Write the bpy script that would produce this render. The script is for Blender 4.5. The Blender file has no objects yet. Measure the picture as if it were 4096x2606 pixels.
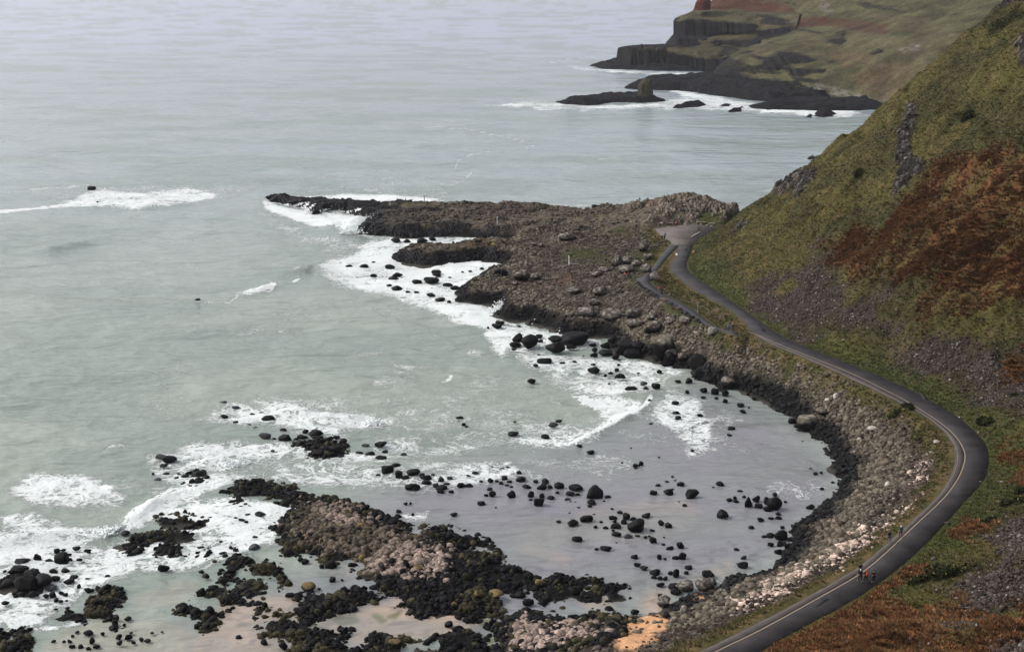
import bpy, bmesh, math, random
import numpy as np
from mathutils import Vector, Matrix
R = math.radians
rng = np.random.default_rng(7)
random.seed(7)
C = bpy.context.scene.collection
sc = bpy.context.scene

# ---------------------------------------------------------------- camera
F, CX, CY, HC = 5143.0, 2048.0, 1303.0, 82.0      # focal length, centre (photo pixels), eye height (m)
PITCH = math.atan(1393.0 / F)
cd = bpy.data.cameras.new('camera'); cam = bpy.data.objects.new('camera', cd); C.objects.link(cam)
cam.location = (0, 0, HC); cam.rotation_euler = (R(90) - PITCH, 0, 0)
cd.sensor_width = 36; cd.lens = 36 * F / 4096; cd.clip_start = 1; cd.clip_end = 60000
sc.camera = cam
# ---------------------------------------------------------------- light
SUN_EL, SUN_AZ = R(42), R(-78)                     # azimuth from +Y (view direction) towards +X
w = bpy.data.worlds.new('World'); sc.world = w; w.use_nodes = True
nt = w.node_tree; bg = nt.nodes['Background']
sky = nt.nodes.new('ShaderNodeTexSky'); sky.sky_type = 'NISHITA'; sky.sun_disc = False
sky.sun_elevation = SUN_EL; sky.sun_rotation = SUN_AZ; sky.dust_density = 3; sky.air_density = 1.0
hs = nt.nodes.new('ShaderNodeHueSaturation'); hs.inputs['Saturation'].default_value = 0.30
hs.inputs['Value'].default_value = 1.0
nt.links.new(sky.outputs[0], hs.inputs['Color']); nt.links.new(hs.outputs[0], bg.inputs[0])
bg.inputs[1].default_value = 0.12
sl = bpy.data.lights.new('sun', 'SUN'); sl.energy = 1.2; sl.angle = R(14); sl.color = (1, .96, .90)
so = bpy.data.objects.new('sun', sl); C.objects.link(so)
sdir = Vector((math.sin(SUN_AZ) * math.cos(SUN_EL), math.cos(SUN_AZ) * math.cos(SUN_EL), math.sin(SUN_EL)))
so.rotation_euler = sdir.to_track_quat('Z', 'Y').to_euler()
sc.view_settings.view_transform = 'Standard'; sc.view_settings.look = 'None'
sc.view_settings.exposure = 0.70; sc.view_settings.gamma = 1
sc.cycles.max_bounces = 4; sc.cycles.volume_bounces = 0

# ---------------------------------------------------------------- projection helpers
cp, sp = math.cos(PITCH), math.sin(PITCH)
def ray(px, py):
    a = (np.asarray(px, float) - CX) / F; b = (CY - np.asarray(py, float)) / F
    return a, cp + sp * b, -sp + cp * b
def W(px, py, z=0.0):                              # photo pixel -> ground point at height z
    a, b, c = ray(px, py); t = (np.asarray(z, float) - HC) / c
    return np.stack([a * t, b * t], -1)
def WY(px, py, Y):                                 # photo pixel -> point at distance Y
    a, b, c = ray(px, py); t = np.asarray(Y, float) / b
    return np.stack([a * t, b * t, HC + c * t], -1)
def P(X, Y, Z):                                    # world -> photo pixel
    dz = Z - HC; d = Y * cp - dz * sp; u = Y * sp + dz * cp
    d = np.where(d < 1, 1, d)
    return CX + F * X / d, CY - F * u / d
K = 4096 / 2408.0
def D(*pts): return np.array(pts, float) * K
CR = dict(A=(1000, 700, 2.3516), B=(1700, 1200, 2.3516), C=(900, 1600, 2.3516), D=(900, 1955, 2.3516), E=(1900, 1500, 2.3516),
          F=(1900, 1955, 2.3516), G=(0, 1550, 2.3516), H=(0, 1955, 2.3516), I=(2500, 1100, 2.3516), J=(2900, 1400, 2.0134),
          K=(2900, 1955, 2.0134), L=(2000, 700, 2.3516), M=(3000, 0, 2.1889), N=(3000, 600, 2.1889), O=(0, 600, 2.3516), T=(2500, 780, 4.506))
def Z_(c, *pts):
    ox, oy, s = CR[c]; p = np.array(pts, float); return np.stack([ox + p[:, 0] / s, oy + p[:, 1] / s], -1)

# ---------------------------------------------------------------- noise and polygon fields
def _h(ix, iy, s):
    n = (ix.astype(np.int64) * 374761393 + iy.astype(np.int64) * 668265263 + s * 974634777) & 0xffffffff
    n = ((n ^ (n >> 13)) * 1274126177) & 0xffffffff
    n = n ^ (n >> 16)
    return (n & 0xffffff) / float(0xffffff)
def vn(x, y, s=0):
    x = np.asarray(x, float); y = np.asarray(y, float)
    ix = np.floor(x); iy = np.floor(y); fx = x - ix; fy = y - iy
    fx = fx * fx * (3 - 2 * fx); fy = fy * fy * (3 - 2 * fy)
    a = _h(ix, iy, s); b = _h(ix + 1, iy, s); c = _h(ix, iy + 1, s); d = _h(ix + 1, iy + 1, s)
    return (a * (1 - fx) + b * fx) * (1 - fy) + (c * (1 - fx) + d * fx) * fy
def fbm(x, y, o=4, s=0):
    t = 0; a = .5; q = 0
    for i in range(o):
        t = t + a * vn(x, y, s + i * 17); q += a; a *= .5; x = x * 2.03 + 11.3; y = y * 2.03 + 5.7
    return t / q
def sd(x, y, poly):                                # signed distance, positive inside
    x = np.asarray(x, float); y = np.asarray(y, float)
    d2 = np.full(x.shape, 1e18); ins = np.zeros(x.shape, bool); n = len(poly)
    for i in range(n):
        ax, ay = poly[i][:2]; bx, by = poly[(i + 1) % n][:2]
        ex, ey = bx - ax, by - ay; L = ex * ex + ey * ey + 1e-12
        wx, wy = x - ax, y - ay; t = np.clip((wx * ex + wy * ey) / L, 0, 1)
        d2 = np.minimum(d2, (wx - t * ex) ** 2 + (wy - t * ey) ** 2)
        if ay != by:
            c = ((ay > y) != (by > y)) & (x < ex * (y - ay) / (by - ay) + ax); ins ^= c
    d = np.sqrt(d2); return np.where(ins, d, -d)
def pld(x, y, line):                               # distance to an open polyline
    d2 = np.full(np.shape(x), 1e18)
    for i in range(len(line) - 1):
        ax, ay = line[i][:2]; bx, by = line[i + 1][:2]; ex, ey = bx - ax, by - ay; L = ex * ex + ey * ey + 1e-12
        wx, wy = x - ax, y - ay; t = np.clip((wx * ex + wy * ey) / L, 0, 1)
        d2 = np.minimum(d2, (wx - t * ex) ** 2 + (wy - t * ey) ** 2)
    return np.sqrt(d2)
def ss(a, b, x): t = np.clip((x - a) / (b - a), 0, 1); return t * t * (3 - 2 * t)
def mixc(c, col, m): return c * (1 - m[..., None]) + np.asarray(col) * m[..., None]
def resample(line, n):
    line = np.asarray(line, float); s = np.r_[0, np.cumsum(np.hypot(*np.diff(line[:, :2], axis=0).T))]
    t = np.linspace(0, s[-1], n); return np.stack([np.interp(t, s, line[:, k]) for k in range(line.shape[1])], -1)
def smooth(line, it=2):
    line = np.asarray(line, float)
    for _ in range(it):
        q = .75 * line[:-1] + .25 * line[1:]; r = .25 * line[:-1] + .75 * line[1:]
        line = np.concatenate([line[:1], np.stack([q, r], 1).reshape(-1, line.shape[1]), line[-1:]])
    return line

# ---------------------------------------------------------------- object helpers
def tag(o, label=None, cat=None, group=None, kind=None):
    if label: o['label'] = label
    if cat: o['category'] = cat
    if group: o['group'] = group
    if kind: o['kind'] = kind
    return o
def mesh(name, v, f, mat=None, parent=None, col=None, smooth_=False, attrs=None):
    v = np.asarray(v, np.float32); f = np.asarray(f, np.int32)
    me = bpy.data.meshes.new(name); k = f.shape[1]
    me.vertices.add(len(v)); me.vertices.foreach_set('co', v.ravel())
    me.loops.add(f.size); me.loops.foreach_set('vertex_index', f.ravel())
    me.polygons.add(len(f)); me.polygons.foreach_set('loop_start', np.arange(0, f.size, k, dtype=np.int32))
    me.polygons.foreach_set('loop_total', np.full(len(f), k, np.int32))
    if smooth_: me.polygons.foreach_set('use_smooth', np.ones(len(f), bool))
    me.update(calc_edges=True)
    if col is not None:
        a = me.color_attributes.new('Col', 'FLOAT_COLOR', 'POINT')
        a.data.foreach_set('color', np.c_[col, np.ones(len(col))].astype(np.float32).ravel())
    for k_, val in (attrs or {}).items():
        a = me.attributes.new(k_, 'FLOAT', 'POINT'); a.data.foreach_set('value', np.asarray(val, np.float32))
    if mat: me.materials.append(mat)
    o = bpy.data.objects.new(name, me); C.objects.link(o)
    if parent: o.parent = parent
    return o
def empty(name, loc, rz=0):
    o = bpy.data.objects.new(name, None); C.objects.link(o); o.location = loc; o.rotation_euler = (0, 0, rz); return o

# ---------------------------------------------------------------- materials
class NB:
    def __init__(s, name):
        s.m = bpy.data.materials.new(name); s.m.use_nodes = True; s.t = s.m.node_tree
        s.b = s.t.nodes['Principled BSDF']; s.o = s.t.nodes['Material Output']
    def n(s, typ, **kw):
        q = s.t.nodes.new(typ)
        for k, v in kw.items(): setattr(q, k, v)
        return q
    def l(s, a, b): s.t.links.new(a, b)
    def coord(s): return s.n('ShaderNodeNewGeometry').outputs['Position']
    def noise(s, vec, scale, det=4, rough=.55, dist=0):
        q = s.n('ShaderNodeTexNoise'); q.inputs['Scale'].default_value = scale; q.inputs['Detail'].default_value = det
        q.inputs['Roughness'].default_value = rough; q.inputs['Distortion'].default_value = dist
        s.l(vec, q.inputs['Vector']); return q.outputs['Fac']
    def math(s, op, a, b=None, clamp=False, c=None):
        q = s.n('ShaderNodeMath', operation=op, use_clamp=clamp)
        for i, v in enumerate((a, b, c)):
            if v is None: continue
            if isinstance(v, (int, float)): q.inputs[i].default_value = v
            else: s.l(v, q.inputs[i])
        return q.outputs[0]
    def rng(s, v, a, b, c, d, smooth=False):
        q = s.n('ShaderNodeMapRange'); q.inputs[1].default_value = a; q.inputs[2].default_value = b
        q.inputs[3].default_value = c; q.inputs[4].default_value = d
        if smooth: q.interpolation_type = 'SMOOTHSTEP'
        s.l(v, q.inputs[0]); return q.outputs[0]
    def mix(s, fac, a, b, blend='MIX'):
        q = s.n('ShaderNodeMix', data_type='RGBA', blend_type=blend)
        for i, v in ((0, fac), (6, a), (7, b)):
            if isinstance(v, (int, float)): q.inputs[i].default_value = v
            elif isinstance(v, tuple): q.inputs[i].default_value = (*v, 1)
            else: s.l(v, q.inputs[i])
        return q.outputs[2]
    def attr(s, name): return s.n('ShaderNodeAttribute', attribute_name=name)
    def bump(s, h, strength, dist):
        q = s.n('ShaderNodeBump'); q.inputs['Strength'].default_value = strength; q.inputs['Distance'].default_value = dist
        s.l(h, q.inputs['Height']); s.l(q.outputs[0], s.b.inputs['Normal']); return q
    def set(s, rough=None, spec=None, ior=None):
        if rough is not None: s.b.inputs['Roughness'].default_value = rough
        if spec is not None: s.b.inputs['Specular IOR Level'].default_value = spec
        if ior is not None: s.b.inputs['IOR'].default_value = ior
def plain(name, col, rough=.7, var=.25, scale=6, spec=.3):
    b = NB(name); n = b.noise(b.coord(), scale, 4)
    lo = tuple(x * (1 - var) for x in col); hi = tuple(min(1, x * (1 + var)) for x in col)
    b.l(b.mix(n, lo, hi), b.b.inputs['Base Color']); b.set(rough, spec); return b.m
def painted(name, rough=.85, spec=.2, s1=.9, s2=6, lo=.55, hi=1.5, bump=.5, bd=.15, objcol=False, foam=False):
    b = NB(name); p = b.coord(); a = b.attr('Col')
    n1 = b.noise(p, s1, 5, .6); n2 = b.noise(p, s2, 4, .65)
    k = b.math('MULTIPLY', b.rng(n1, .25, .75, lo, hi), b.rng(n2, .25, .75, lo, hi))
    cb = b.n('ShaderNodeCombineColor'); [b.l(k, cb.inputs[i]) for i in range(3)]
    col = b.mix(1.0, a.outputs['Color'], cb.outputs[0], 'MULTIPLY')
    if foam:
        fa = b.attr('foam').outputs['Fac']; fn = b.noise(p, 1.3, 6, .65, 1.0)
        m = b.rng(b.math('ADD', fa, b.math('SUBTRACT', fn, .5)), .48, .62, 0, 1, True)
        col = b.mix(m, col, (.86, .88, .88))
    b.l(col, b.b.inputs['Base Color']); b.set(rough, spec)
    b.bump(b.math('ADD', n1, b.math('MULTIPLY', n2, .4)), bump, bd); return b.m
M_GROUND = painted('ground_turf_and_stone', .9, .12, .8, 5, .70, 1.32, .8, .25, foam=True)
M_ROCK = painted('wet_basalt', .55, .09, 1.6, 9, .6, 1.5, .7, .08)
M_DRY = painted('dry_stone', .85, .2, 2.2, 12, .6, 1.45, .6, .05)
M_REEF = painted('barnacled_rock', .65, .07, 2.4, 6.5, .38, 1.85, .9, .1)
M_LEAF = painted('leaf_blades', .8, .1, .5, 3, .75, 1.3, 0, .01)
M_FAR = painted('far_cliff', .9, .1, .06, .4, .5, 1.55, 1.0, 3.0)

# ================================================================ THE ROAD AND PATH OUTLINES
ZR = 8.0
road_R = np.concatenate([[(2900, 2680)], Z_('K', (260, 1311), (600, 1110), (980, 920), (1250, 740), (1530, 520), (1780, 260), (1960, 60)),
    Z_('J', (2070, 1060), (2115, 960), (2125, 880), (2105, 760), (2040, 680), (1900, 550), (1700, 430), (1500, 320), (1240, 205), (1000, 110), (720, 0)),
    Z_('I', (1500, 590), (1260, 430), (1000, 240), (760, 80)), Z_('T', (1340, 1532), (1200, 1430), (1110, 1330), (1100, 1250), (1140, 1130), (1190, 1000), (1220, 890), (1290, 800), (1450, 690), (1650, 600))])
road_L = np.concatenate([[(2640, 2680)], Z_('K', (0, 1210), (300, 1060), (600, 900), (900, 730), (1090, 620), (1310, 430), (1440, 310), (1620, 150), (1740, 20)),
    Z_('J', (1800, 1050), (1850, 930), (1860, 830), (1820, 720), (1730, 620), (1600, 520), (1400, 420), (1230, 330)),
    Z_('I', (2180, 1000), (1900, 870), (1600, 740), (1330, 630), (1200, 540), (1150, 460), (1000, 330), (840, 240), (600, 110), (480, 0)),
    Z_('T', (860, 1400), (810, 1330), (840, 1200), (940, 1090), (955, 1000), (960, 910))])
turn = Z_('T', (955, 905), (850, 890), (830, 840), (740, 790), (620, 700), (560, 640), (560, 610), (700, 578), (930, 556), (1100, 535), (1300, 530), (1500, 550), (1650, 597), (1450, 692), (1290, 800), (1222, 890))
line_px = np.concatenate([Z_('I', (1150, 536), (1210, 545), (1400, 630), (1800, 790), (2130, 920), (2408, 1060)),
    Z_('J', (1400, 375), (1500, 430), (1750, 590), (1860, 690), (1930, 800), (1938, 880), (1900, 1000), (1830, 1110), (1750, 1208)),
    Z_('K', (1500, 320), (1250, 560), (1070, 700), (800, 850), (500, 1020), (200, 1180), (0, 1270)), [(2720, 2680)]])
path_U = np.concatenate([[(2713, 983), (2697, 1000), (2656, 1042), (2633, 1077), (2600, 1098)], Z_('I', (225, 50), (250, 90), (370, 190), (540, 260), (720, 380), (870, 505), (1060, 538))])
path_D = np.concatenate([[(2684, 974), (2667, 993), (2624, 1046), (2609, 1072), (2552, 1118)], Z_('I', (150, 85), (190, 120), (270, 180), (400, 240), (560, 340), (700, 430), (830, 490), (960, 540), (1060, 566))])
spur = Z_('L', (1275, 972), (1340, 955), (1432, 915), (1440, 985), (1330, 1020))
rR = smooth(W(road_R[:, 0], road_R[:, 1], ZR)); rL = smooth(W(road_L[:, 0], road_L[:, 1], ZR))
tW = W(turn[:, 0], turn[:, 1], ZR)
pU = smooth(W(path_U[:, 0], path_U[:, 1], ZR)); pD = smooth(W(path_D[:, 0], path_D[:, 1], ZR))
def rough_edge(q, s_): q = resample(q, 420); d = np.gradient(q, axis=0); d /= np.linalg.norm(d, axis=1)[:, None]; return q + np.c_[-d[:, 1], d[:, 0]] * ((fbm(q[:, 0] * .9, q[:, 1] * .9, 3, s_) - .5) * .28)[:, None]
rL = rough_edge(rL, 1); rR = rough_edge(rR, 2); pU = rough_edge(pU, 3); pD = rough_edge(pD, 4)
roadpoly = np.concatenate([rL, rR[::-1]]); pathpoly = np.concatenate([pU, pD[::-1]])
spurW = W(spur[:, 0], spur[:, 1], ZR)

# ================================================================ COASTLINE
coast_px = [(3060, 860, 8), (2965, 832, 9), (2895, 815, 9), (2830, 810, 9), (2740, 806, 8), (2654, 784, 13), (2600, 800, 12), (2551, 815, 10), (2480, 832, 7), (2381, 832, 5.5), (2211, 822, 4.8), (2041, 812, 4.4),
    (1871, 806, 4.2), (1701, 805, 3.8), (1556, 807, 3), (1395, 812, 1.5), (1260, 803, 1), (1120, 793, .6), (1060, 789, .3), (1085, 806, 0), (1130, 818, 0), (1190, 828, 0), (1240, 838, 0), (1285, 848, 0), (1330, 842, 0),
    (1385, 845, 0), (1440, 870, 0), (1470, 893, 0), (1425, 934, 0), (1480, 942, 0), (1570, 947, 0), (1629, 951, 0), (1723, 946, 0), (1808, 949, 0), (1872, 952, 0), (1974, 962, 0),
    (2030, 968, 0), (2000, 980, 0), (1940, 978, 0), (1889, 993, 0), (1850, 976, 0), (1800, 970, 3), (1723, 985, 1.5), (1629, 1009, 0), (1570, 1027, 0), (1574, 1040, 0), (1638, 1053, 0), (1689, 1061, 0), (1778, 1054, 0), (1850, 1047, 0), (1931, 1041, 0), (1985, 1046, 0),
    (2010, 1060, 0), (1990, 1085, 0), (1914, 1106, 0), (1924, 1128, 0), (1833, 1155, 0), (1826, 1180, 0), (1832, 1203, 0), (1880, 1214, 0), (1948, 1219, 0), (1990, 1222, 0),
    (1985, 1243, 0), (1993, 1265, 0), (2023, 1277, 0), (2074, 1281, 0), (2108, 1280, 0), (2125, 1291, 0), (2168, 1304, 0), (2219, 1317, 0), (2236, 1332, 0), (2363, 1348, 0), (2440, 1350, 0), (2431, 1372, 0), (2470, 1412, 0),
    (2589, 1430, 0), (2649, 1453, 0), (2704, 1470, 0), (2764, 1480, 0), (2780, 1515, 0), (2850, 1540, 0), (2883, 1559, 0), (2946, 1553, 0), (3010, 1574, 0), (3066, 1606, 0), (3117, 1640, 0), (3180, 1670, 0), (3185, 1720, 0), (3258, 1750, 0), (3312, 1799, 0),
    (3342, 1847, 0), (3352, 1897, 0), (3347, 1946, 0), (3337, 1990, 0), (3277, 2022, 0), (3248, 2056, 0), (3198, 2096, 0), (3160, 2125, 0), (3150, 2193, 0), (3099, 2243, 0), (3064, 2273, 0), (2999, 2300, 0), (2920, 2313, 0), (2895, 2340, 0),
    (2776, 2382, 0), (2687, 2416, 0), (2644, 2448, 0), (2563, 2460, 0), (2410, 2450, 0), (2330, 2462, 0), (2257, 2470, 0), (2155, 2476, 0), (2110, 2450, 0), (2060, 2460, 0), (1998, 2508, 0), (1990, 2550, 0), (1960, 2606, 0), (1930, 2700, 0)]
cw = np.array([W(x, y, z) + np.array([0, 1.9 * z if z >= 7 else 1.1 * z]) * (y < 900) for x, y, z in coast_px])
coastW = np.concatenate([cw, [(-8, 100), (-20, 20), (300, 20), (300, 505), (120, 452), (84, 418)]])
def isl(z, c, *pts):
    p = Z_(c, *pts); return W(p[:, 0], p[:, 1], z)
reefs = [  # (outline, height cap, slope)
    (isl(.4, 'D', (440, 350), (470, 310), (510, 240), (620, 215), (735, 150), (790, 80), (900, 60), (1000, 62), (1150, 112), (1300, 150), (1400, 185), (1420, 225), (1520, 235), (1650, 292), (1790, 340), (1840, 400), (1870, 330), (1960, 380), (2060, 320), (2200, 375), (2408, 425),
         (2470, 500), (2560, 640), (2600, 720), (2780, 760), (2950, 800), (3160, 770), (3420, 830), (3600, 840), (3750, 905), (3740, 1010), (3600, 1080), (3400, 1120), (3290, 1060), (3100, 1100), (2900, 1110), (2700, 1000), (2560, 1150), (2370, 1165), (2000, 1170), (1720, 1130), (1680, 1010), (1420, 930), (1440, 870), (1500, 830), (1300, 800), (1230, 700), (1130, 690), (1000, 690), (880, 620), (560, 580), (490, 510)), 1.7, .35),
    (isl(.3, 'D', (50, 60), (60, 20), (130, -80), (200, -60), (300, -80), (440, -85), (560, -60), (640, -30), (720, 10), (800, 60), (760, 130), (700, 125), (560, 140), (400, 165), (250, 160), (70, 150)), 1.0, .4),
    (isl(.3, 'H', (1225, 440), (1300, 405), (1460, 395), (1620, 385), (1720, 430), (1860, 460), (1950, 500), (2060, 490), (2200, 550), (2290, 600), (2408, 640), (2560, 660), (2600, 800), (2680, 900), (2560, 960), (2408, 1010), (2250, 1060), (2120, 1100), (2060, 1180), (2020, 1290), (1950, 1310), (1890, 1210), (1760, 1190), (1690, 1110), (1850, 1000), (1900, 960), (2050, 900), (2200, 760), (2200, 690), (2060, 640), (1900, 600), (1700, 580), (1560, 630), (1450, 600), (1500, 520), (1350, 500), (1300, 570), (1230, 560)), .8, .3),
    (isl(.2, 'H', (0, 900), (60, 830), (160, 760), (330, 790), (460, 890), (380, 950), (230, 955), (130, 930), (0, 930)), .8, .5),
    (isl(.2, 'H', (790, 1090), (880, 1040), (960, 920), (1080, 930), (1060, 1080), (1070, 1160), (1110, 1250), (1100, 1340), (1060, 1330), (1060, 1220), (960, 1210), (830, 1180)), .7, .4),
    (isl(.2, 'H', (520, 1230), (580, 1180), (650, 1120), (780, 1180), (760, 1220), (640, 1250)), .5, .4),
    (isl(.2, 'H', (-60, 1330), (60, 1300), (230, 1280), (240, 1390), (210, 1470), (270, 1531), (260, 1620), (-60, 1620)), .8, .5),
    (isl(.2, 'H', (1520, 250), (1600, 220), (1720, 230), (1860, 260), (1960, 280), (1880, 340), (1700, 320), (1560, 345)), .5, .4),
    (isl(.2, 'G', (1760, 850), (1840, 780), (1930, 820), (1980, 860), (1910, 920), (1790, 925)), .8, .5),
    (isl(.2, 'D', (260, 1120), (330, 1070), (400, 1110), (330, 1150), (480, 1140), (610, 1240), (760, 1270), (890, 1340), (1000, 1330), (1160, 1350), (1090, 1420), (1100, 1500), (960, 1640), (620, 1640), (660, 1500), (720, 1430), (560, 1370), (360, 1370), (300, 1290), (320, 1190)), .6, .3),
    (isl(.2, 'D', (700, 1190), (780, 1080), (720, 990), (840, 980), (1000, 990), (1100, 930), (1340, 930), (1460, 1000), (1300, 1070), (1000, 1180), (720, 1250)), .7, .35),
    (isl(.2, 'D', (1360, 1440), (1430, 1370), (1600, 1400), (1740, 1440), (1900, 1450), (2000, 1350), (2200, 1340), (2408, 1360), (2500, 1640), (1120, 1640), (1200, 1510), (1350, 1500)), .6, .3),
    (isl(.4, 'F', (220, 1290), (330, 1180), (500, 1140), (610, 1220), (800, 1210), (960, 1240), (1300, 1240), (1360, 1300), (1250, 1420), (1320, 1540), (1200, 1640), (240, 1640), (280, 1500), (290, 1380)), 1.6, .5),
    (isl(.2, 'C', (650, 420), (760, 390), (900, 370), (1110, 430), (1110, 490), (960, 530), (820, 530), (760, 470)), .4, .4),
]
# ================================================================ TERRAIN GRID
G = .5; X0, X1, Y0, Y1 = -112, 205, 62, 500
gx = np.arange(X0, X1 + G / 2, G); gy = np.arange(Y0, Y1 + G / 2, G)
XX, YY = np.meshgrid(gx, gy)
SH = XX.shape
wob = (fbm(XX * .25, YY * .25, 4, 3) - .5) * 5
dW = sd(XX, YY, coastW) + wob * (.6 - .35 * ss(-55, -75, XX)) + (fbm(XX * .9, YY * .9, 3, 4) - .5) * 1.4
dRoad = np.maximum(np.maximum(sd(XX, YY, roadpoly), sd(XX, YY, tW)), np.maximum(sd(XX, YY, pathpoly), sd(XX, YY, spurW)))
hillP = np.concatenate([rR, [(66, 392), (84, 440), (320, 470), (320, -40), (20, -40), (15, 120)]])
dH = sd(XX, YY, hillP)
dOut = np.maximum(-dRoad, 0)
dR_ = pld(XX, YY, rR)
# sea side
t = np.clip(dW / (np.maximum(dW, 0) + dOut + .01), -1, 1)
h_sea = np.where(dW > 0, ZR * np.abs(t) ** 1.05, np.maximum(dW * .22, -1.6))
PXg, PYg = P(XX, YY, np.maximum(h_sea, 0))
n1 = fbm(XX * .12, YY * .12, 4, 9); n2 = fbm(XX * .5, YY * .5, 4, 21)
rocky = ss(-6, 6, sd(PXg, PYg, np.array([(1500, 930), (2100, 930), (2250, 985), (2280, 1130), (2500, 1330), (2760, 1470), (2700, 1520), (2400, 1420), (1950, 1300), (1500, 1120)])) / 8)
cliff = np.where(rocky > 0, np.minimum(np.maximum(dW, 0) * .9, 2.2 + 1.6 * n1), 0) * rocky
h_sea = np.where(dW > 0, np.maximum(h_sea, cliff), h_sea)
capx = np.interp(XX, [-95, -80, -62, -45, -25, 0, 25, 34, 44, 50, 57, 66, 74, 84], [1.7, 2.2, 2.6, 3.0, 3.8, 4.6, 5.4, 7.2, 9.8, 11.4, 11.9, 11.2, 10.4, 9.8])
CZ = np.array([q for q in cw[:19]] + [W(*q) for q in [(1085, 806, 0), (1285, 848, 0), (1385, 845, 0), (1470, 893, 0), (1425, 934, 0), (1629, 951, 0), (1872, 952, 0), (2060, 962, 0), (2250, 950, 4), (2400, 925, 5.5), (2560, 905, 7.5), (2624, 916, 8), (2655, 908, 8), (2744, 899, 8), (2833, 902, 8), (2870, 910, 8)]])
dC = sd(XX, YY, CZ)
inC = ss(-2.5, 1.5, dC)
land_lim = np.where(XX > 26, ZR - 1.8 + (dOut) * .52, 99)
h_c = np.minimum(np.minimum(capx + (n1 - .5) * 2.2 * ss(-70, -40, XX) + (n2 - .5) * .8, np.maximum(dW, 0) * (1.2 - .45 * ss(-60, -30, XX)) + .3), land_lim)
h_c = np.where(dW > 0, h_c, h_sea)
h_sea = h_sea * (1 - inC) + h_c * inC
midrock = sd(PXg, PYg, np.array([(1570, 1030), (1629, 1000), (1723, 972), (1800, 958), (1850, 970), (1900, 995), (1985, 1005), (1990, 1040), (1850, 1050), (1640, 1058)])) / 10
hm = np.minimum(np.clip(midrock * 1.0, 0, 2.6), np.maximum(dW, 0) * .8)
h_sea = np.where(dW > 0, np.maximum(h_sea, hm * (.6 + .8 * n1)), h_sea)
h_sea = h_sea + np.where(dW > 1, (n2 - .5) * np.clip(dW * .1, 0, .8) * ss(1, 4, dOut), 0)
# hill
slope = .40 + .33 * ss(165, 300, YY)
dd = np.maximum(dR_, 0)
h_hill = ZR + .10 * np.minimum(dd, 3) + slope * np.maximum(dd - 2.5, 0) * (1 - .25 * np.exp(-dd / 9))
yr = 386 + (XX - 64) * .30
h_hill = h_hill - np.maximum(YY - yr, 0) * 1.05
lump = (fbm(XX * .045, YY * .045, 4, 31) - .5) * 9 + (fbm(XX * .16, YY * .16, 4, 37) - .5) * 4.6 + (n2 - .5) * 1.3
h_hill += lump * np.clip(dd / 22, 0, 1)
h_hill = np.where(h_hill > 66, 66 + (h_hill - 66) * .9, h_hill)
dcam = np.hypot(XX, YY)
Zg = np.where(dH > 0, h_hill, h_sea)
near_road = ss(0, 3.5, dOut)
Zg = np.where((dOut < 3.5), ZR - .05 + (Zg - ZR) * near_road, Zg)
Zg = np.where(dOut <= .6, np.minimum(Zg, ZR - .12), Zg)
reefm = np.full(SH, -99.0)
for poly, cap, slp in reefs:
    bb = (XX > poly[:, 0].min() - 4) & (XX < poly[:, 0].max() + 4) & (YY > poly[:, 1].min() - 4) & (YY < poly[:, 1].max() + 4)
    d = sd(XX[bb], YY[bb], poly) + wob[bb] * .42 + (n2[bb] - .5) * 2.2
    rg_ = np.abs(fbm(XX[bb] * .55, YY[bb] * .55, 3, 340) - .5) * 2; hr = np.where(d > 0, np.minimum(d * slp, .52 * cap * (.35 + 1.3 * n1[bb]) * (1 - .55 * ss(2000, 2250, PXg[bb]) * (PYg[bb] < 2450))) + .05 + (.25 - rg_) * .7 - .75 * ss(.55, .65, fbm(XX[bb] * .17, YY[bb] * .17, 3, 345)) * (1 - ss(2.5, 5, d) * (PXg[bb] < 1950)), np.maximum(d * .3, -1.6))
    Zg[bb] = np.maximum(Zg[bb], hr); reefm[bb] = np.maximum(reefm[bb], d)
PX, PY = P(XX, YY, Zg)

# ---------------------------------------------------------------- ground colours (what grows or lies where)
GRASS, GRASS2, STRAW = (.068, .060, .018), (.040, .038, .013), (.105, .076, .034)
BRACK, BRACK2 = (.112, .051, .022), (.040, .018, .009)
SCREE, SCREE2 = (.048, .037, .031), (.022, .017, .014)
BROWN, BROWN2, LICHEN = (.063, .050, .038), (.028, .021, .016), (.19, .16, .135)
BLACK = (.0045, .0045, .005)
def zone(polys, soft=26, amp=90, sc_=.22, seed=50):
    m = np.zeros(SH); nz = (fbm(XX * sc_, YY * sc_, 5, seed) - .5) * amp
    for p in polys: m = np.maximum(m, ss(-soft, soft, sd(PX, PY, p) + nz))
    return m
brk_polys = [Z_('N', (2450, 10), (2100, 30), (1850, 60), (1700, 110), (1500, 230), (1480, 380), (1300, 460), (1180, 680), (900, 640), (700, 820), (720, 950), (1000, 1130), (1300, 1150), (1500, 1150), (1560, 1250), (1460, 1330), (1450, 1532), (1850, 1500), (2100, 1330), (2450, 1150)),
    Z_('K', (330, 1400), (420, 1290), (560, 1200), (900, 960), (1200, 780), (1500, 630), (1580, 650), (1350, 800), (1280, 870), (1450, 900), (1560, 1010), (1880, 890), (1850, 1000), (1560, 1150), (1700, 1120), (2060, 1060), (2150, 1100), (1900, 1320), (1600, 1400)),
    Z_('K', (1930, 400), (2000, 350), (2120, 370), (2140, 460), (2040, 490), (1940, 480)), Z_('K', (2200, 1100), (2408, 980), (2480, 1080), (2200, 1290), (2000, 1330)),
    Z_('J', (2250, 900), (2330, 840), (2480, 860), (2480, 1010), (2330, 1000)), Z_('J', (2230, 150), (2270, 40), (2408, -10), (2480, 40), (2480, 130), (2300, 190))]
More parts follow.
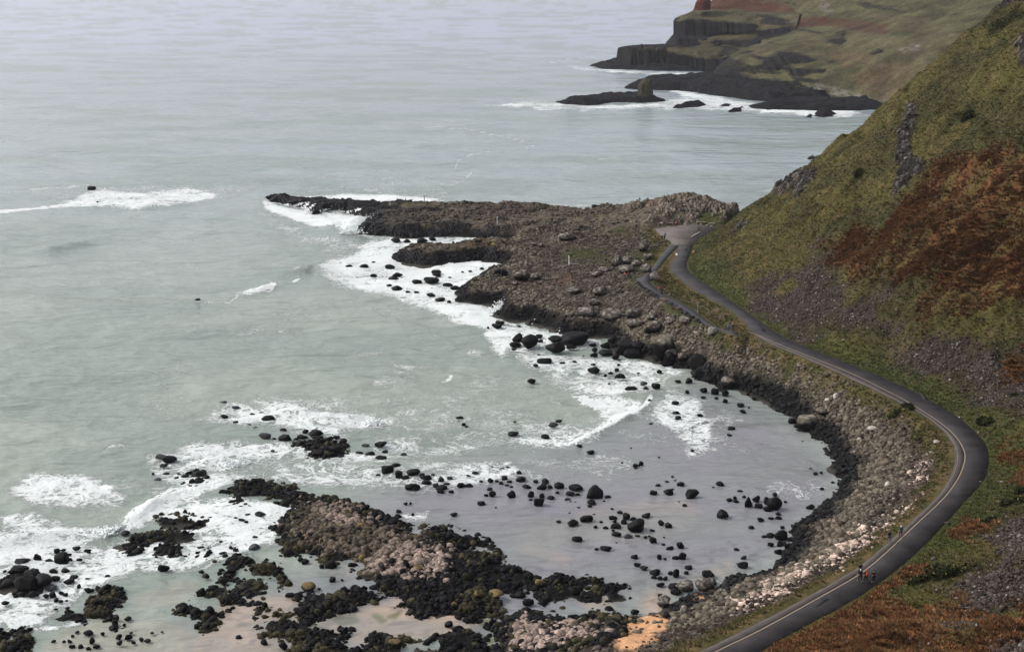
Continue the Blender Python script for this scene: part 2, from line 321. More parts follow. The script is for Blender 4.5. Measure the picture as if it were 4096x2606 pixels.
scr_polys = [Z_('N', (620, 870), (690, 900), (560, 1000), (700, 1080), (760, 1190), (800, 1270), (1000, 1220), (1250, 1180), (1100, 1330), (1130, 1480), (1300, 1600), (300, 1600), (60, 1440), (0, 1350), (-60, 1200), (0, 1130), (150, 1150), (300, 1060), (480, 960)),
    Z_('J', (1250, -60), (1380, 80), (1450, 160), (1640, 230), (1850, 280), (2000, 440), (2150, 540), (2320, 500), (2480, 420), (2480, 160), (2230, 210), (2250, 60), (2420, -40)),
    Z_('K', (2480, 140), (2200, 250), (2120, 480), (1920, 640), (1700, 830), (1900, 900), (1830, 1060), (2100, 1010), (2480, 900)),
    Z_('K', (1400, 1330), (1600, 1240), (1700, 1330)), Z_('K', (2480, 1130), (2200, 1250), (1980, 1330), (2480, 1400))]
grn_polys = [Z_('N', (180, 1250), (280, 1140), (440, 1120), (420, 1190), (260, 1280)), Z_('N', (1080, 1400), (1200, 1280), (1330, 1330), (1440, 1320), (1430, 1440), (1250, 1532), (1130, 1500))]
rock_polys = [Z_('N', (210, 230), (270, 190), (360, 140), (440, 170), (560, 180), (560, 270), (480, 330), (390, 430), (350, 370), (215, 410), (190, 330)),
    Z_('M', (1390, 910), (1450, 950), (1420, 1200), (1360, 1532), (1280, 1532), (1285, 1200)), Z_('N', (1310, -10), (1500, 90), (1540, 160), (1420, 250), (1370, 340), (1310, 330), (1250, 440), (1245, 380), (1290, 200)),
    Z_('M', (2320, 400), (2370, 330), (2460, 300), (2460, 640), (2360, 560)), Z_('M', (2020, 90), (2060, 20), (2200, -40), (2460, -40), (2450, 20), (2150, 66)),
    Z_('M', (1560, 440), (1640, 350), (1700, 270), (1720, 300), (1640, 420), (1580, 480)), Z_('T', (1910, 720), (2050, 500), (2200, 500), (2180, 580), (2000, 640))]
m_brk = zone(brk_polys, 46, 190, .14, 50) * (.35 + .65 * ss(.40, .56, fbm((XX + YY) * .06, (XX - YY) * .20, 4, 57))); m_scr = zone(scr_polys, 70, 200, .18, 60); m_grn = zone(grn_polys, 22, 60, .3, 70); m_rock = zone(rock_polys, 10, 40, .5, 80)
m_dark = zone([Z_('M', (1990, 230), (2100, 110), (2350, 80), (2360, 170), (2250, 240), (2100, 240)), Z_('M', (1700, 400), (2000, 330), (2060, 450), (1900, 620), (1700, 600))], 30, 160, .2, 81)
hill = dH > 0
gA = fbm(XX * .1, YY * .1, 5, 90); gB = fbm(XX * .55, YY * .55, 4, 91); gC = fbm(XX * 1.3, YY * 1.3, 3, 92)
col = np.zeros(SH + (3,)) + GRASS
col = mixc(col, GRASS2, ss(.42, .62, gA)); col = mixc(col, STRAW, .55 * ss(.50, .68, gB) * (1 - .5 * ss(.5, .65, gA)))
verge = ss(9, 2, dR_)
col = mixc(col, (.036, .050, .013), .6 * verge)
bc = mixc(np.zeros(SH + (3,)) + BRACK, BRACK2, ss(.42, .66, gA * .6 + gB * .4)); bc = mixc(bc, STRAW, .35 * ss(.56, .7, gC))
for k in range(3): col[..., k] = col[..., k] * (1 - m_brk) + bc[..., k] * m_brk
scol = mixc(np.zeros(SH + (3,)) + SCREE2, SCREE, ss(.4, .62, gB * .6 + gC * .4))
sm_ = m_scr * (1 - m_grn)
for k in range(3): col[..., k] = col[..., k] * (1 - sm_) + scol[..., k] * sm_
col = mixc(col, (.030, .030, .014), m_dark * .6)
rc = mixc(np.zeros(SH + (3,)) + (.016, .014, .013), (.16, .145, .13), .8 * ss(.64, .72, gC))
for k in range(3): col[..., k] = col[..., k] * (1 - m_rock) + rc[..., k] * m_rock
# shore side
sh = mixc(np.zeros(SH + (3,)) + BROWN2, BROWN, ss(.4, .6, gB)); sh = mixc(sh, LICHEN, .55 * ss(.55, .68, gC))
green = zone([Z_('L', (560, 740), (720, 700), (1000, 720), (1060, 800), (800, 830), (600, 800)), Z_('L', (1340, 580), (1440, 500), (1500, 540), (1600, 630), (1420, 700), (1370, 640)), Z_('L', (1200, 720), (1500, 640), (1520, 720), (1440, 860), (1200, 760)),
    Z_('L', (1040, 520), (1230, 510), (1240, 560), (1060, 550)), Z_('L', (1900, 330), (2130, 340), (2230, 420), (2040, 490), (1800, 460)), Z_('L', (1620, 700), (1700, 660), (1560, 900), (1480, 890)), Z_('L', (1410, 1000), (1640, 930), (1960, 1160), (2080, 1220), (1900, 1300), (1600, 1120)),
    Z_('L', (1620, 1170), (1900, 1330), (2150, 1420), (2200, 1480), (1900, 1440), (1500, 1230)), Z_('L', (1900, 1500), (2300, 1450), (2400, 1531), (2200, 1560)), Z_('L', (1000, 840), (1400, 830), (1440, 930), (1280, 960)),
    Z_('J', (1500, 590), (1700, 560), (1830, 700), (1840, 860), (1760, 950), (1600, 830), (1640, 720))], 22, 110, .3, 95)
sh = mixc(sh, (.046, .050, .016), green * .85)
redp = zone([Z_('L', (460, 1030), (540, 950), (690, 930), (700, 980), (520, 1010))], 15, 50, .4, 96); sh = mixc(sh, (.09, .045, .03), redp * .7)
pale = zone([Z_('K', (780, 560), (1000, 400), (1300, 220), (1560, 40), (1620, 60), (1440, 270), (1150, 500), (900, 640)), Z_('K', (0, 900), (330, 780), (560, 640), (760, 640), (560, 800), (200, 960)), Z_('J', (1500, 1100), (1560, 950), (1650, 880), (1720, 940), (1640, 1060))], 30, 90, .3, 97)
sh = mixc(sh, (.15, .12, .10), pale * .75)
sand = zone([Z_('F', (1150, 1180), (1280, 1160), (1500, 1230), (1700, 1180), (1830, 1240), (1800, 1310), (1640, 1430), (1500, 1500), (1300, 1490), (1370, 1330), (1270, 1230)), Z_('F', (820, 1230), (980, 1200), (980, 1260)), Z_('F', (2000, 1030), (2160, 990), (2170, 1040)), Z_('F', (1990, 1180), (2100, 1190), (2090, 1230))], 16, 50, .5, 98)
wetw = 3.2 + 3.5 * (n1 - .4)
wet = 1 - ss(wetw * .55, wetw * 1.25, dW + (n2 - .5) * 3)
wet = np.where(inC > .5, np.maximum(1 - ss(.8, 2.6, Zg + (n1 - .5) * 2), 1 - ss(1.5, 5, dW)), wet)
cob = ss(2, 6, dW) * ss(14, 7, dW)
sh = mixc(sh, (.085, .075, .058), .5 * cob * (PY > 1450))
wet = np.maximum(wet, inC * ss(-26, -50, XX + (n1 - .5) * 40)); wet = wet * (1 - sand)
sh = mixc(sh, BLACK, wet)
sh = mixc(sh, (.58, .32, .17), sand * (.8 + .2 * ss(.4, .6, gC)))
vg = ss(5.5, 1.5, dOut + (gB - .5) * 6) * (dH <= 0) * (1 - inC) * ss(9, 6, np.minimum(pld(XX, YY, rL), pld(XX, YY, tW)) + (gB - .5) * 4)
vcol = mixc(np.zeros(SH + (3,)) + (.055, .052, .018), STRAW, ss(.42, .6, gB))
for k in range(3): sh[..., k] = sh[..., k] * (1 - vg) + vcol[..., k] * vg
ccol = mixc(np.zeros(SH + (3,)) + (.050, .040, .033), (.115, .090, .066), ss(.35, .62, gB)); ccol = mixc(ccol, (.075, .075, .03), .5 * ss(.56, .66, gA))
cm = inC * (1 - wet) * (1 - green)
for k in range(3): sh[..., k] = sh[..., k] * (1 - cm) + ccol[..., k] * cm
rf = ss(-.5, 1.0, reefm)
dryreef = zone([Z_('D', (620, 250), (800, 150), (1000, 140), (1300, 190), (1500, 300), (1700, 420), (1950, 520), (2150, 620), (2100, 720), (1800, 800), (1600, 790), (1500, 820), (1300, 760), (1000, 620), (850, 500), (600, 450)), Z_('F', (230, 1300), (330, 1190), (600, 1200), (1000, 1250), (1330, 1290), (1250, 1420), (1300, 1600), (260, 1600))], 46, 150, .4, 99)
rcol = mixc(np.zeros(SH + (3,)) + BLACK, (.10, .082, .072), dryreef * .8)
for k in range(3): sh[..., k] = sh[..., k] * (1 - rf) + rcol[..., k] * rf
col = np.where(hill[..., None], col, sh)
under = ss(.25, -.15, Zg)
col = mixc(col, (.05, .045, .038), under)
# relief of the outcrops
cl = np.abs(vn(XX * .8, YY * .35, 120) - .5) * 2
Zg = Zg + m_rock * hill * (cl * 1.6 + (gC - .5) * 1.5)
Zg += np.where(hill, (gC - .5) * (.55 + .5 * m_brk) * ss(1.5, 5, dd), 0)
# white water running off the ledges at the causeway's tip
tfoam = np.zeros(SH)
for q in ([(1120, 828), (1210, 800)], [(1150, 834), (1225, 805)], [(1195, 843), (1235, 812)], [(1215, 846), (1260, 818)], [(1270, 852), (1330, 826)], [(1330, 850), (1385, 822)], [(1390, 850), (1440, 836)], [(2225, 1334), (2240, 1312)], [(2125, 1292), (2140, 1278)]):
    tfoam = np.maximum(tfoam, .62 * ss(16, 2, pld(PX, PY, q)))
keep = (Zg > -1.2) 
def trimgrid(Z, colr, attrs, name, mat):
    ny, nx = Z.shape
    idx = np.arange(ny * nx).reshape(ny, nx)
    k4 = keep[:-1, :-1] | keep[1:, :-1] | keep[:-1, 1:] | keep[1:, 1:]
    q = np.stack([idx[:-1, :-1], idx[:-1, 1:], idx[1:, 1:], idx[1:, :-1]], -1)[k4]
    used = np.zeros(ny * nx, bool); used[q.ravel()] = True; mp = np.cumsum(used) - 1
    v = np.stack([XX, YY, Z], -1).reshape(-1, 3)[used]
    return mesh(name, v, mp[q], mat, None, colr.reshape(-1, 3)[used], True, {k: a.ravel()[used] for k, a in attrs.items()})
tag(trimgrid(Zg, col, {'foam': tfoam}, 'ground', M_GROUND), kind='structure')
def hgt(x, y):
    fx = np.clip((np.asarray(x, float) - X0) / G, 0, SH[1] - 1.001); fy = np.clip((np.asarray(y, float) - Y0) / G, 0, SH[0] - 1.001)
    ix = fx.astype(int); iy = fy.astype(int); a = fx - ix; b = fy - iy
    return (Zg[iy, ix] * (1 - a) + Zg[iy, ix + 1] * a) * (1 - b) + (Zg[iy + 1, ix] * (1 - a) + Zg[iy + 1, ix + 1] * a) * b
def samp(Aarr, x, y):
    ix = np.clip(((np.asarray(x) - X0) / G + .5).astype(int), 0, SH[1] - 1); iy = np.clip(((np.asarray(y) - Y0) / G + .5).astype(int), 0, SH[0] - 1)
    return Aarr[iy, ix]
def hit(px, py, zmin=0.0, flat=None):              # where the sight line through a photo pixel meets land or water
    a, b, c = ray(px, py)
    ys = np.concatenate([np.arange(100, 498, .2), np.arange(498, 1500, 1.0)]); t_ = ys / b; xs = a * t_; zs = HC + c * t_
    g = np.where((xs > X0) & (xs < X1) & (ys < Y1), hgt(xs, ys), -2); g = np.maximum(g, zmin)
    i = int(np.argmax(zs <= g))
    return np.array([xs[i], ys[i], g[i]])

# ================================================================ ROAD, PATH, TURNAROUND
from mathutils.geometry import tessellate_polygon
def asphalt(name, colr, v=.3):
    b = NB(name); p = b.coord(); a = b.noise(p, .25, 5, .6); c = b.noise(p, 3, 4, .7)
    k = b.math('MULTIPLY', b.rng(a, .3, .7, 1 - v, 1 + v), b.rng(c, .25, .75, .85, 1.15))
    cb = b.n('ShaderNodeCombineColor'); [b.l(k, cb.inputs[i]) for i in range(3)]
    b.l(b.mix(1.0, colr, cb.outputs[0], 'MULTIPLY'), b.b.inputs['Base Color']); b.set(.75, .3); b.bump(c, .3, .02); return b.m
def slab(name, poly, z, mat, th=.25):
    poly = np.asarray(poly); v3 = [Vector((x, y, 0)) for x, y in poly]; tri = np.array(tessellate_polygon([v3])); n = len(poly)
    top = np.c_[poly, np.full(n, z)]; bot = np.c_[poly, np.full(n, z - th)]
    a, b_, c = top[tri[:, 0]], top[tri[:, 1]], top[tri[:, 2]]
    up = np.cross(b_ - a, c - a)[:, 2] > 0; tri[~up] = tri[~up][:, ::-1]
    i = np.arange(n); j = (i + 1) % n
    f = np.concatenate([tri, np.c_[i, j, j + n], np.c_[i, j + n, i + n]])
    return tag(mesh(name, np.concatenate([top, bot]), f, mat), kind='structure')
def ribbon(name, line, wd, z, mat, th=.01):
    line = np.asarray(line); d = np.gradient(line, axis=0); d /= np.linalg.norm(d, axis=1)[:, None] + 1e-9; nrm = np.c_[-d[:, 1], d[:, 0]] * wd / 2
    n = len(line); v = np.concatenate([np.c_[line + nrm, np.full(n, z)], np.c_[line - nrm, np.full(n, z)], np.c_[line + nrm, np.full(n, z - th)], np.c_[line - nrm, np.full(n, z - th)]])
    i = np.arange(n - 1); f = np.concatenate([np.c_[i, i + n, i + n + 1, i + 1], np.c_[i, i + 1, i + 2 * n + 1, i + 2 * n], np.c_[i + n, i + 3 * n, i + 3 * n + 1, i + n + 1]])
    return tag(mesh(name, v, f, mat), kind='structure')
M_ROAD = asphalt('dark_asphalt', (.033, .028, .029), .55); M_TURN = asphalt('pale_asphalt', (.115, .095, .088), .2)
M_FOOT = asphalt('worn_asphalt', (.064, .054, .049)); M_PATH = asphalt('path_asphalt', (.042, .038, .041), .15); M_LINE = plain('road_paint', (.27, .205, .15), .7, .25, 2)
slab('road', roadpoly, ZR, M_ROAD); slab('turning_circle', tW, ZR + .004, M_TURN)
slab('footpath', pathpoly, ZR - .004, M_PATH); slab('footpath', spurW, ZR - .008, M_PATH)
for pq in (Z_('T', (1080, 908), (1116, 906), (1120, 1000), (1064, 1004)), Z_('I', (1205, 462), (1256, 460), (1330, 520), (1300, 535), (1240, 495)), Z_('J', (1560, 330), (1600, 345), (1640, 400), (1590, 390)), Z_('K', (700, 930), (800, 870), (840, 890), (740, 950))):
    slab('road_patch', W(pq[:, 0], pq[:, 1], ZR), ZR + .010, asphalt('patched_asphalt', (.024, .021, .022)))
lineW = smooth(W(line_px[:, 0], line_px[:, 1], ZR))
k0 = int(np.argmin(np.hypot(*(rL - W(2947, 1336, ZR)).T)))
foot = np.concatenate([lineW, rL[:k0][rL[:k0, 1] < lineW[0, 1] + 4]])
slab('footway', foot, ZR + .006, M_FOOT)
ribbon('road_line', resample(lineW, 160), .20, ZR + .018, M_LINE)
edge = np.array([q for q in rL if q[1] < lineW[0, 1] - 2])
ribbon('path_edge', resample(edge, 160) + np.array([.35, .0]), .05, ZR + .014, M_LINE)

# ================================================================ THE SEA
nr, nc = 630, 846
iy = np.linspace(1 / 95.0, 1 / 4000.0, nr - 10); ry = np.concatenate([np.linspace(30, 92, 10), 1 / iy, np.geomspace(4300, 20000, 12)])
wide = np.array([.50, .53, .57, .62, .68, .76, .86, .98, 1.12, 1.3, 1.5, 1.8, 2.2]); ca = np.concatenate([-wide[::-1], np.linspace(-.48, .48, nc - 26), wide])
SY = np.repeat(ry[:, None], nc, 1); SX = SY * ca[None, :]
sx, sy = SX, SY
spx, spy = P(SX, SY, np.zeros_like(SX))
near = ss(700, 200, SY)
bay = ss(-60, 160, sd(spx, spy, np.array([(1350, 2000), (1700, 1850), (2300, 1720), (2640, 1600), (2780, 1500), (3100, 1600), (3400, 1850), (3350, 2050), (3100, 2300), (2700, 2420), (1900, 2600), (800, 2700), (700, 2480), (1500, 2150)]))) 
amp = (1 - .82 * bay)
hz = (fbm(sx * .045 + sy * .012, sy * .10, 3, 201) - .5) * 1.5 * ss(1500, 500, SY) + (fbm(sx * .16, sy * .30, 3, 205) - .5) * .8 * near + (fbm(sx * .5, sy * .8, 2, 207) - .5) * .25 * ss(350, 200, SY)
SZ = hz * amp * 1.0
fm = np.zeros_like(SX); fz = (fbm(sx * .11, sy * .11, 4, 210) - .5)
def foam(pts, s, soft=28, nz=60, c=None):
    global fm
    s = s * .80 if s > .9 else s; soft = soft * 1.5; p = Z_(c, *pts) if c else D(*pts)
    m = (spx > p[:, 0].min() - 130) & (spx < p[:, 0].max() + 130) & (spy > p[:, 1].min() - 130) & (spy < p[:, 1].max() + 130)
    if not m.any(): return
    asp = np.clip((spy[m] + 90) / 1400, .25, 1)
    v = s * ss(-soft, soft, sd(spx[m], spy[m], p) + fz[m] * nz * asp)
    fm[m] = np.maximum(fm[m], v)
def foamline(pts, s, wd, c=None, nz=.8):
    global fm
    p = Z_(c, *pts) if c else D(*pts)
    m = (spx > p[:, 0].min() - 60) & (spx < p[:, 0].max() + 60) & (spy > p[:, 1].min() - 60) & (spy < p[:, 1].max() + 60)
    v = s * ss(wd, wd * .2, pld(spx[m], spy[m], p) * (1 + fz[m] * nz)); fm[m] = np.maximum(fm[m], v)
def crest(pts, h, wd, c=None):
    global SZ
    p = Z_(c, *pts) if c else D(*pts); q = W(p[:, 0], p[:, 1]); d = pld(SX, SY, q); tl = np.hypot(*np.diff(q, axis=0).T).sum() * .4
    h = h * ss(-.1, 1, np.hypot(SX - q[0, 0], SY - q[0, 1]) / tl) * ss(-.1, 1, np.hypot(SX - q[-1, 0], SY - q[-1, 1]) / tl); SZ = SZ + h * np.exp(-(d / wd) ** 2) * (.7 + .9 * (fbm(SX * .3, SY * .3, 3, 222)))
# broad lacy water, then solid foam
foam([(60, 440), (230, 432), (440, 430), (600, 430), (640, 440), (540, 465), (420, 486), (100, 495)], .42, 14, 30)
foam([(0, 499), (100, 489), (180, 462), (215, 442), (240, 444), (330, 450), (440, 437), (518, 455), (500, 468), (420, 484), (330, 493), (230, 495), (120, 489), (0, 500)], .93, 9, 22)
foam([(700, 440), (860, 415), (1020, 400), (1100, 440), (1060, 474), (760, 470), (600, 470)], .34, 16, 30)
foam([(620, 462), (700, 461), (800, 455), (900, 453), (1000, 459), (1045, 470), (1000, 478), (800, 479), (700, 473), (640, 478)], 1.0, 10, 20)
foam([(1190, 474), (1300, 474), (1400, 480), (1400, 490), (1250, 486)], .5, 10, 20)
foam([(560, 470), (640, 500), (740, 545), (850, 560), (840, 640), (720, 660), (760, 600), (620, 530)], .42, 20, 40)
foam([(616, 470), (680, 488), (740, 498), (800, 497), (860, 515), (882, 520), (855, 550), (800, 545), (735, 532), (690, 516), (650, 506), (620, 490)], 1.05, 9, 16)
foam([(870, 560), (930, 552), (1180, 558), (1240, 572), (1190, 600), (1195, 640), (1160, 665), (1080, 700), (1190, 722), (1175, 760), (1240, 778), (1190, 812), (1120, 772), (1040, 745), (950, 712), (870, 692), (800, 668), (738, 640), (760, 618), (830, 590)], 1.02, 22, 46)
foam([(740, 640), (870, 700), (1000, 760), (1100, 800), (1180, 840), (1130, 850), (1000, 790), (800, 700)], .36, 22, 50)
foam([(1150, 735), (1300, 770), (1400, 785), (1440, 812), (1310, 830), (1220, 805), (1180, 835), (1130, 790)], .95, 20, 40)
foam([(1180, 780), (1300, 815), (1450, 840), (1560, 848), (1620, 875), (1570, 905), (1520, 945), (1430, 945), (1330, 930), (1280, 895), (1230, 870)], .62, 24, 60)
foam([(1330, 925), (1530, 935), (1500, 972), (1430, 1010), (1370, 1030), (1430, 985)], .80, 16, 40)
foamline([(1530, 938), (1505, 968), (1460, 992), (1415, 1012), (1340, 1042)], 1.05, 12)
foam([(1240, 985), (1440, 990), (1420, 1035), (1330, 1060), (1200, 1050), (1180, 1015)], .55, 20, 60)
foam([(1560, 900), (1640, 930), (1680, 990), (1670, 1060), (1620, 1088), (1590, 1040), (1550, 1000), (1535, 960)], .56, 22, 60)
foam([(900, 920), (1200, 900), (1300, 960), (1200, 1060), (1000, 1120), (860, 1100), (860, 980)], .42, 40, 90)
foam([(470, 985), (560, 935), (740, 928), (890, 965), (900, 1020), (760, 1045), (620, 1020), (520, 1010)], .55, 22, 50)
foam([(530, 985), (600, 962), (650, 942), (700, 950), (780, 975), (885, 978), (872, 1008), (780, 1024), (700, 1008), (620, 998), (560, 1008)], .98, 12, 30)
foam([(340, 1065), (480, 1040), (620, 1030), (840, 1060), (1200, 1090), (1230, 1130), (1050, 1160), (800, 1160), (560, 1130), (460, 1160), (360, 1130)], .62, 24, 70)
foam([(400, 1098), (470, 1075), (550, 1078), (590, 1092), (530, 1114), (470, 1108), (420, 1118)], 1.0, 10, 24)
foam([(15, 1150), (60, 1120), (160, 1113), (240, 1128), (320, 1165), (290, 1198), (180, 1205), (80, 1196)], .70, 20, 50)
foam([(0, 1205), (100, 1205), (160, 1228), (100, 1250), (0, 1250)], .72, 14, 30)
foam([(-40, 1250), (60, 1232), (200, 1238), (252, 1238), (245, 1262), (170, 1290), (90, 1312), (0, 1335), (-60, 1340)], 1.05, 12, 30)
foam([(270, 1240), (300, 1205), (390, 1150), (470, 1122), (540, 1135), (480, 1165), (400, 1200), (330, 1245)], .78, 14, 40)
foamline([(300, 1245), (310, 1222), (360, 1185), (420, 1160), (490, 1122)], .95, 16)
foam([(-20, 1320), (150, 1285), (300, 1255), (450, 1225), (660, 1235), (650, 1290), (480, 1340), (330, 1350), (200, 1400), (80, 1490), (-40, 1500)], .68, 22, 60)
foam([(370, 1190), (540, 1175), (720, 1195), (650, 1240), (560, 1262), (400, 1252)], .84, 16, 50)
foamline([(70, 1478), (140, 1478), (190, 1462), (270, 1420)], .7, 14)
foam([(930, 1210), (1010, 1195), (1020, 1220), (960, 1228)], .6, 12, 40)
foam([(1690, 1000), (1900, 1030), (1960, 1120), (1930, 1180), (1860, 1100), (1760, 1050)], .24, 30, 80)
foam([(1240, 1000), (1900, 1000), (1800, 1180), (1300, 1200)], .17, 60, 90)
foam([(420, 520), (760, 560), (700, 640), (400, 640)], .16, 50, 90)
foamline([(0, 499), (100, 490), (190, 474)], .85, 11); foamline([(20, 452), (120, 440), (210, 436)], .5, 12); foam([(540, 694), (590, 682), (640, 664), (652, 668), (640, 684), (590, 694)], .8, 6, 20); foamline([(600, 684), (648, 668)], .9, 9); foamline([(460, 708), (540, 712), (560, 695)], .6, 9); foamline([(660, 655), (700, 640), (740, 634)], .45, 7); foamline([(690, 662), (705, 658)], .95, 8)
foamline([(1040, 896), (1062, 884)], .9, 8); foamline([(250, 1050), (300, 1046)], .6, 10); foamline([(0, 515), (300, 503)], .3, 7); foamline([(200, 545), (340, 505)], .35, 6)
foamline([(990, 297), (1100, 305), (1170, 318), (1230, 332)], .62, 6); foamline([(1235, 350), (1260, 342)], .6, 5); foamline([(1070, 400), (1078, 375), (1110, 362), (1150, 358)], .6, 6); foamline([(1050, 440), (1090, 425), (1110, 405)], .5, 7); foamline([(1400, 372), (1500, 382)], .4, 5); foamline([(700, 430), (860, 402), (1000, 398)], .36, 8); foamline([(160, 200), (420, 180)], .15, 8)
foam([(1120, 244), (1250, 235), (1320, 240), (1400, 247), (1540, 240), (1600, 225), (1640, 218), (1760, 240), (1900, 258), (2020, 260), (2030, 262), (1990, 278), (1900, 276), (1780, 264), (1700, 264), (1600, 256), (1440, 260), (1300, 260), (1180, 254)], .62, 9, 60)
foam([(1290, 240), (1380, 248), (1500, 246), (1560, 240), (1540, 250), (1400, 254)], 1.0, 4, 8)
foam([(1330, 154), (1400, 160), (1500, 166), (1690, 172), (1700, 168), (1660, 180), (1560, 178), (1450, 172), (1360, 166)], .72, 7, 40)
foam([(1550, 208), (1620, 215), (1700, 230), (1760, 242), (1700, 244), (1610, 226)], 1.0, 5, 12); foam([(1740, 255), (1860, 258), (2030, 258), (1990, 266), (1800, 264)], 1.0, 3, 8)
foamline([(1290, 150), (1330, 140), (1400, 135)], .5, 6)
inshore = np.where((SX > X0) & (SX < X1) & (SY < Y1), 1, 0)
sdw = np.where(inshore > 0, samp(np.maximum(dW, reefm), SX, SY), -99)
fm = np.maximum(fm, .24 * ss(-2.2, -.2, sdw) * (spy > 1300) + .5 * ss(-4, -.5, sdw) * (spy < 1300))
crest([(560, 692), (600, 684), (648, 668)], 1.1, 2.2); crest([(630, 650), (700, 640), (745, 632), (800, 655)], 1.4, 3.0); crest([(1530, 938), (1505, 968), (1460, 992), (1415, 1012), (1340, 1042)], .75, 1.6)
crest([(-200, 1285), (0, 1275), (100, 1265), (200, 1255), (260, 1238)], 1.0, 2.0); crest([(300, 1240), (310, 1222), (360, 1185), (420, 1160)], .9, 1.5); crest([(600, 985), (700, 978), (800, 985), (880, 985)], 1.2, 2.2); crest([(440, 1090), (520, 1088), (570, 1090)], 1.1, 1.8)
crest([(800, 535), (840, 528), (872, 522)], 2.6, 5.0); crest([(0, 606), (160, 580), (260, 558)], 1.2, 4); crest([(0, 500), (180, 492), (400, 484), (500, 468)], 1.0, 4); crest([(400, 560), (520, 548)], .9, 4)
# water colour: grey-green offshore, painted sky reflection far out, greyer in the bay, sand showing through the shallows
DEEP, FAR_SHEEN, BAYC, SANDC = (.280, .312, .272), (.38, .40, .54), (.205, .199, .222), (.40, .31, .24)
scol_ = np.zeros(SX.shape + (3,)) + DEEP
scol_ = mixc(scol_, (.290, .335, .345), ss(250, 600, SY)); scol_ = mixc(scol_, FAR_SHEEN, ss(600, 2200, SY))  # far water paler and bluer: low sky's reflection painted into its colour
scol_ = mixc(scol_, (.20, .25, .22), .6 * ss(.45, .65, fbm(SX * .02, SY * .045, 4, 230)))
scol_ = mixc(scol_, BAYC, bay * .9)
sandm = np.zeros_like(SX)
for p, s in ((Z_('F', (230, 560), (500, 500), (800, 560), (960, 640), (860, 720), (700, 690), (480, 640)), .7), (Z_('F', (1550, 960), (1840, 880), (2150, 770), (2408, 640), (2500, 760), (2100, 830), (1830, 1000), (1700, 1150), (1600, 1090)), .95), (Z_('F', (1030, 990), (1290, 990), (1260, 1080), (1100, 1080)), .9),
             (Z_('D', (0, 1120), (300, 1000), (560, 960), (700, 1000), (760, 1080), (560, 1260), (300, 1300), (280, 1400), (600, 1380), (620, 1700), (-400, 1700)), .75), (Z_('D', (900, 1240), (1200, 1150), (1640, 1020), (1720, 1150), (2000, 1180), (2408, 1180), (2300, 1340), (1900, 1440), (1300, 1420), (900, 1330)), .95), (Z_('D', (950, 760), (1240, 700), (1300, 800), (1200, 860), (1000, 820)), .7), (Z_('D', (480, 880), (700, 840), (700, 960), (560, 1000)), .4), (Z_('H', (1100, 1150), (1700, 1250), (2000, 1531), (600, 1700), (300, 1500), (600, 1300)), .35), (Z_('H', (1180, 1000), (1800, 900), (1700, 1080), (1300, 1150)), .3), (Z_('E', (1100, 1250), (2000, 1200), (2200, 1500), (600, 1600), (300, 1400)), .25)):
    sandm = np.maximum(sandm, s * ss(-34, 34, sd(spx, spy, p) + fz * 110))
scol_ = mixc(scol_, SANDC, sandm)
for p in (Z_('D', (1020, 1210), (1080, 1190), (1240, 1225), (1180, 1250), (1110, 1270), (1060, 1250)), Z_('D', (1400, 1190), (1430, 1185), (1510, 1230), (1470, 1250)), Z_('D', (1540, 1200), (1640, 1160), (1600, 1205)), Z_('D', (800, 1260), (900, 1300), (860, 1350), (760, 1290)), Z_('D', (960, 1160), (1100, 1130), (1080, 1170), (980, 1185)), Z_('F', (50, 1240), (140, 1250), (130, 1310), (70, 1300)), Z_('F', (0, 1350), (200, 1400), (160, 1480), (0, 1440))):
    scol_ = mixc(scol_, (.11, .115, .035), .8 * ss(-8, 8, sd(spx, spy, p) + fz * 40))
weed = ss(.58, .66, fbm(SX * .45, SY * .6, 5, 240)) * bay * ss(1950, 2200, spy); scol_ = mixc(scol_, (.10, .095, .10), weed * .45); scol_ = mixc(scol_, (.20, .215, .205), bay * .55 * ss(.42, .62, fbm(SX * .06, SY * .12, 5, 241)))
fm = fm * (.70 + .60 * fbm(sx * .055, sy * .11, 4, 260)) 
fm = np.maximum(fm, .36 * ss(60, -60, -sd(spx, spy, np.array([(600, 1500), (1200, 1050), (1800, 1250), (2600, 1450), (3300, 1800), (3200, 2100), (2400, 1950), (1500, 2000), (700, 2200), (0, 2400), (0, 1850)]))) * ss(.35, .7, fbm(sx * .05, sy * .05, 3, 261)))
fm = np.maximum(fm, .37 * ss(-60, 60, sd(spx, spy, np.array([(1900, 1480), (2700, 1460), (3250, 1760), (3330, 1950), (3100, 2120), (2300, 1960), (1700, 1960)]))) * ss(.36, .66, fbm(sx * .06, sy * .09, 4, 262)))
fm *= (1 - .8 * sandm)
b = NB('sea_water'); p = b.coord()
fa = b.attr('foam').outputs['Fac']; ca_ = b.attr('Col').outputs['Color']
mp = b.n('ShaderNodeMapping'); mp.inputs['Scale'].default_value = (1, 1.25, 1); b.l(p, mp.inputs[0]); q = mp.outputs[0]
def ridge(scale, det, dist, k):
    n = b.noise(q, scale, det, .62, dist); return b.math('SUBTRACT', 1.0, b.math('MULTIPLY', b.math('ABSOLUTE', b.math('SUBTRACT', n, .5)), k), clamp=True)
r1 = ridge(.16, 7, 1.6, 11.0); r2 = ridge(.50, 6, 1.1, 10.0); cl_ = b.noise(q, .09, 5, .6, .5); fine = b.noise(q, 2.2, 4, .7)
L = b.math('MULTIPLY', b.math('MAXIMUM', r1, b.math('MULTIPLY', r2, .88)), .66); L = b.math('ADD', L, b.math('MULTIPLY', fine, .26))
L = b.math('ADD', L, b.math('MULTIPLY', b.math('SUBTRACT', cl_, .5), .95))
x = b.math('ADD', L, b.math('SUBTRACT', b.math('MULTIPLY', fa, 1.25), 1.05))
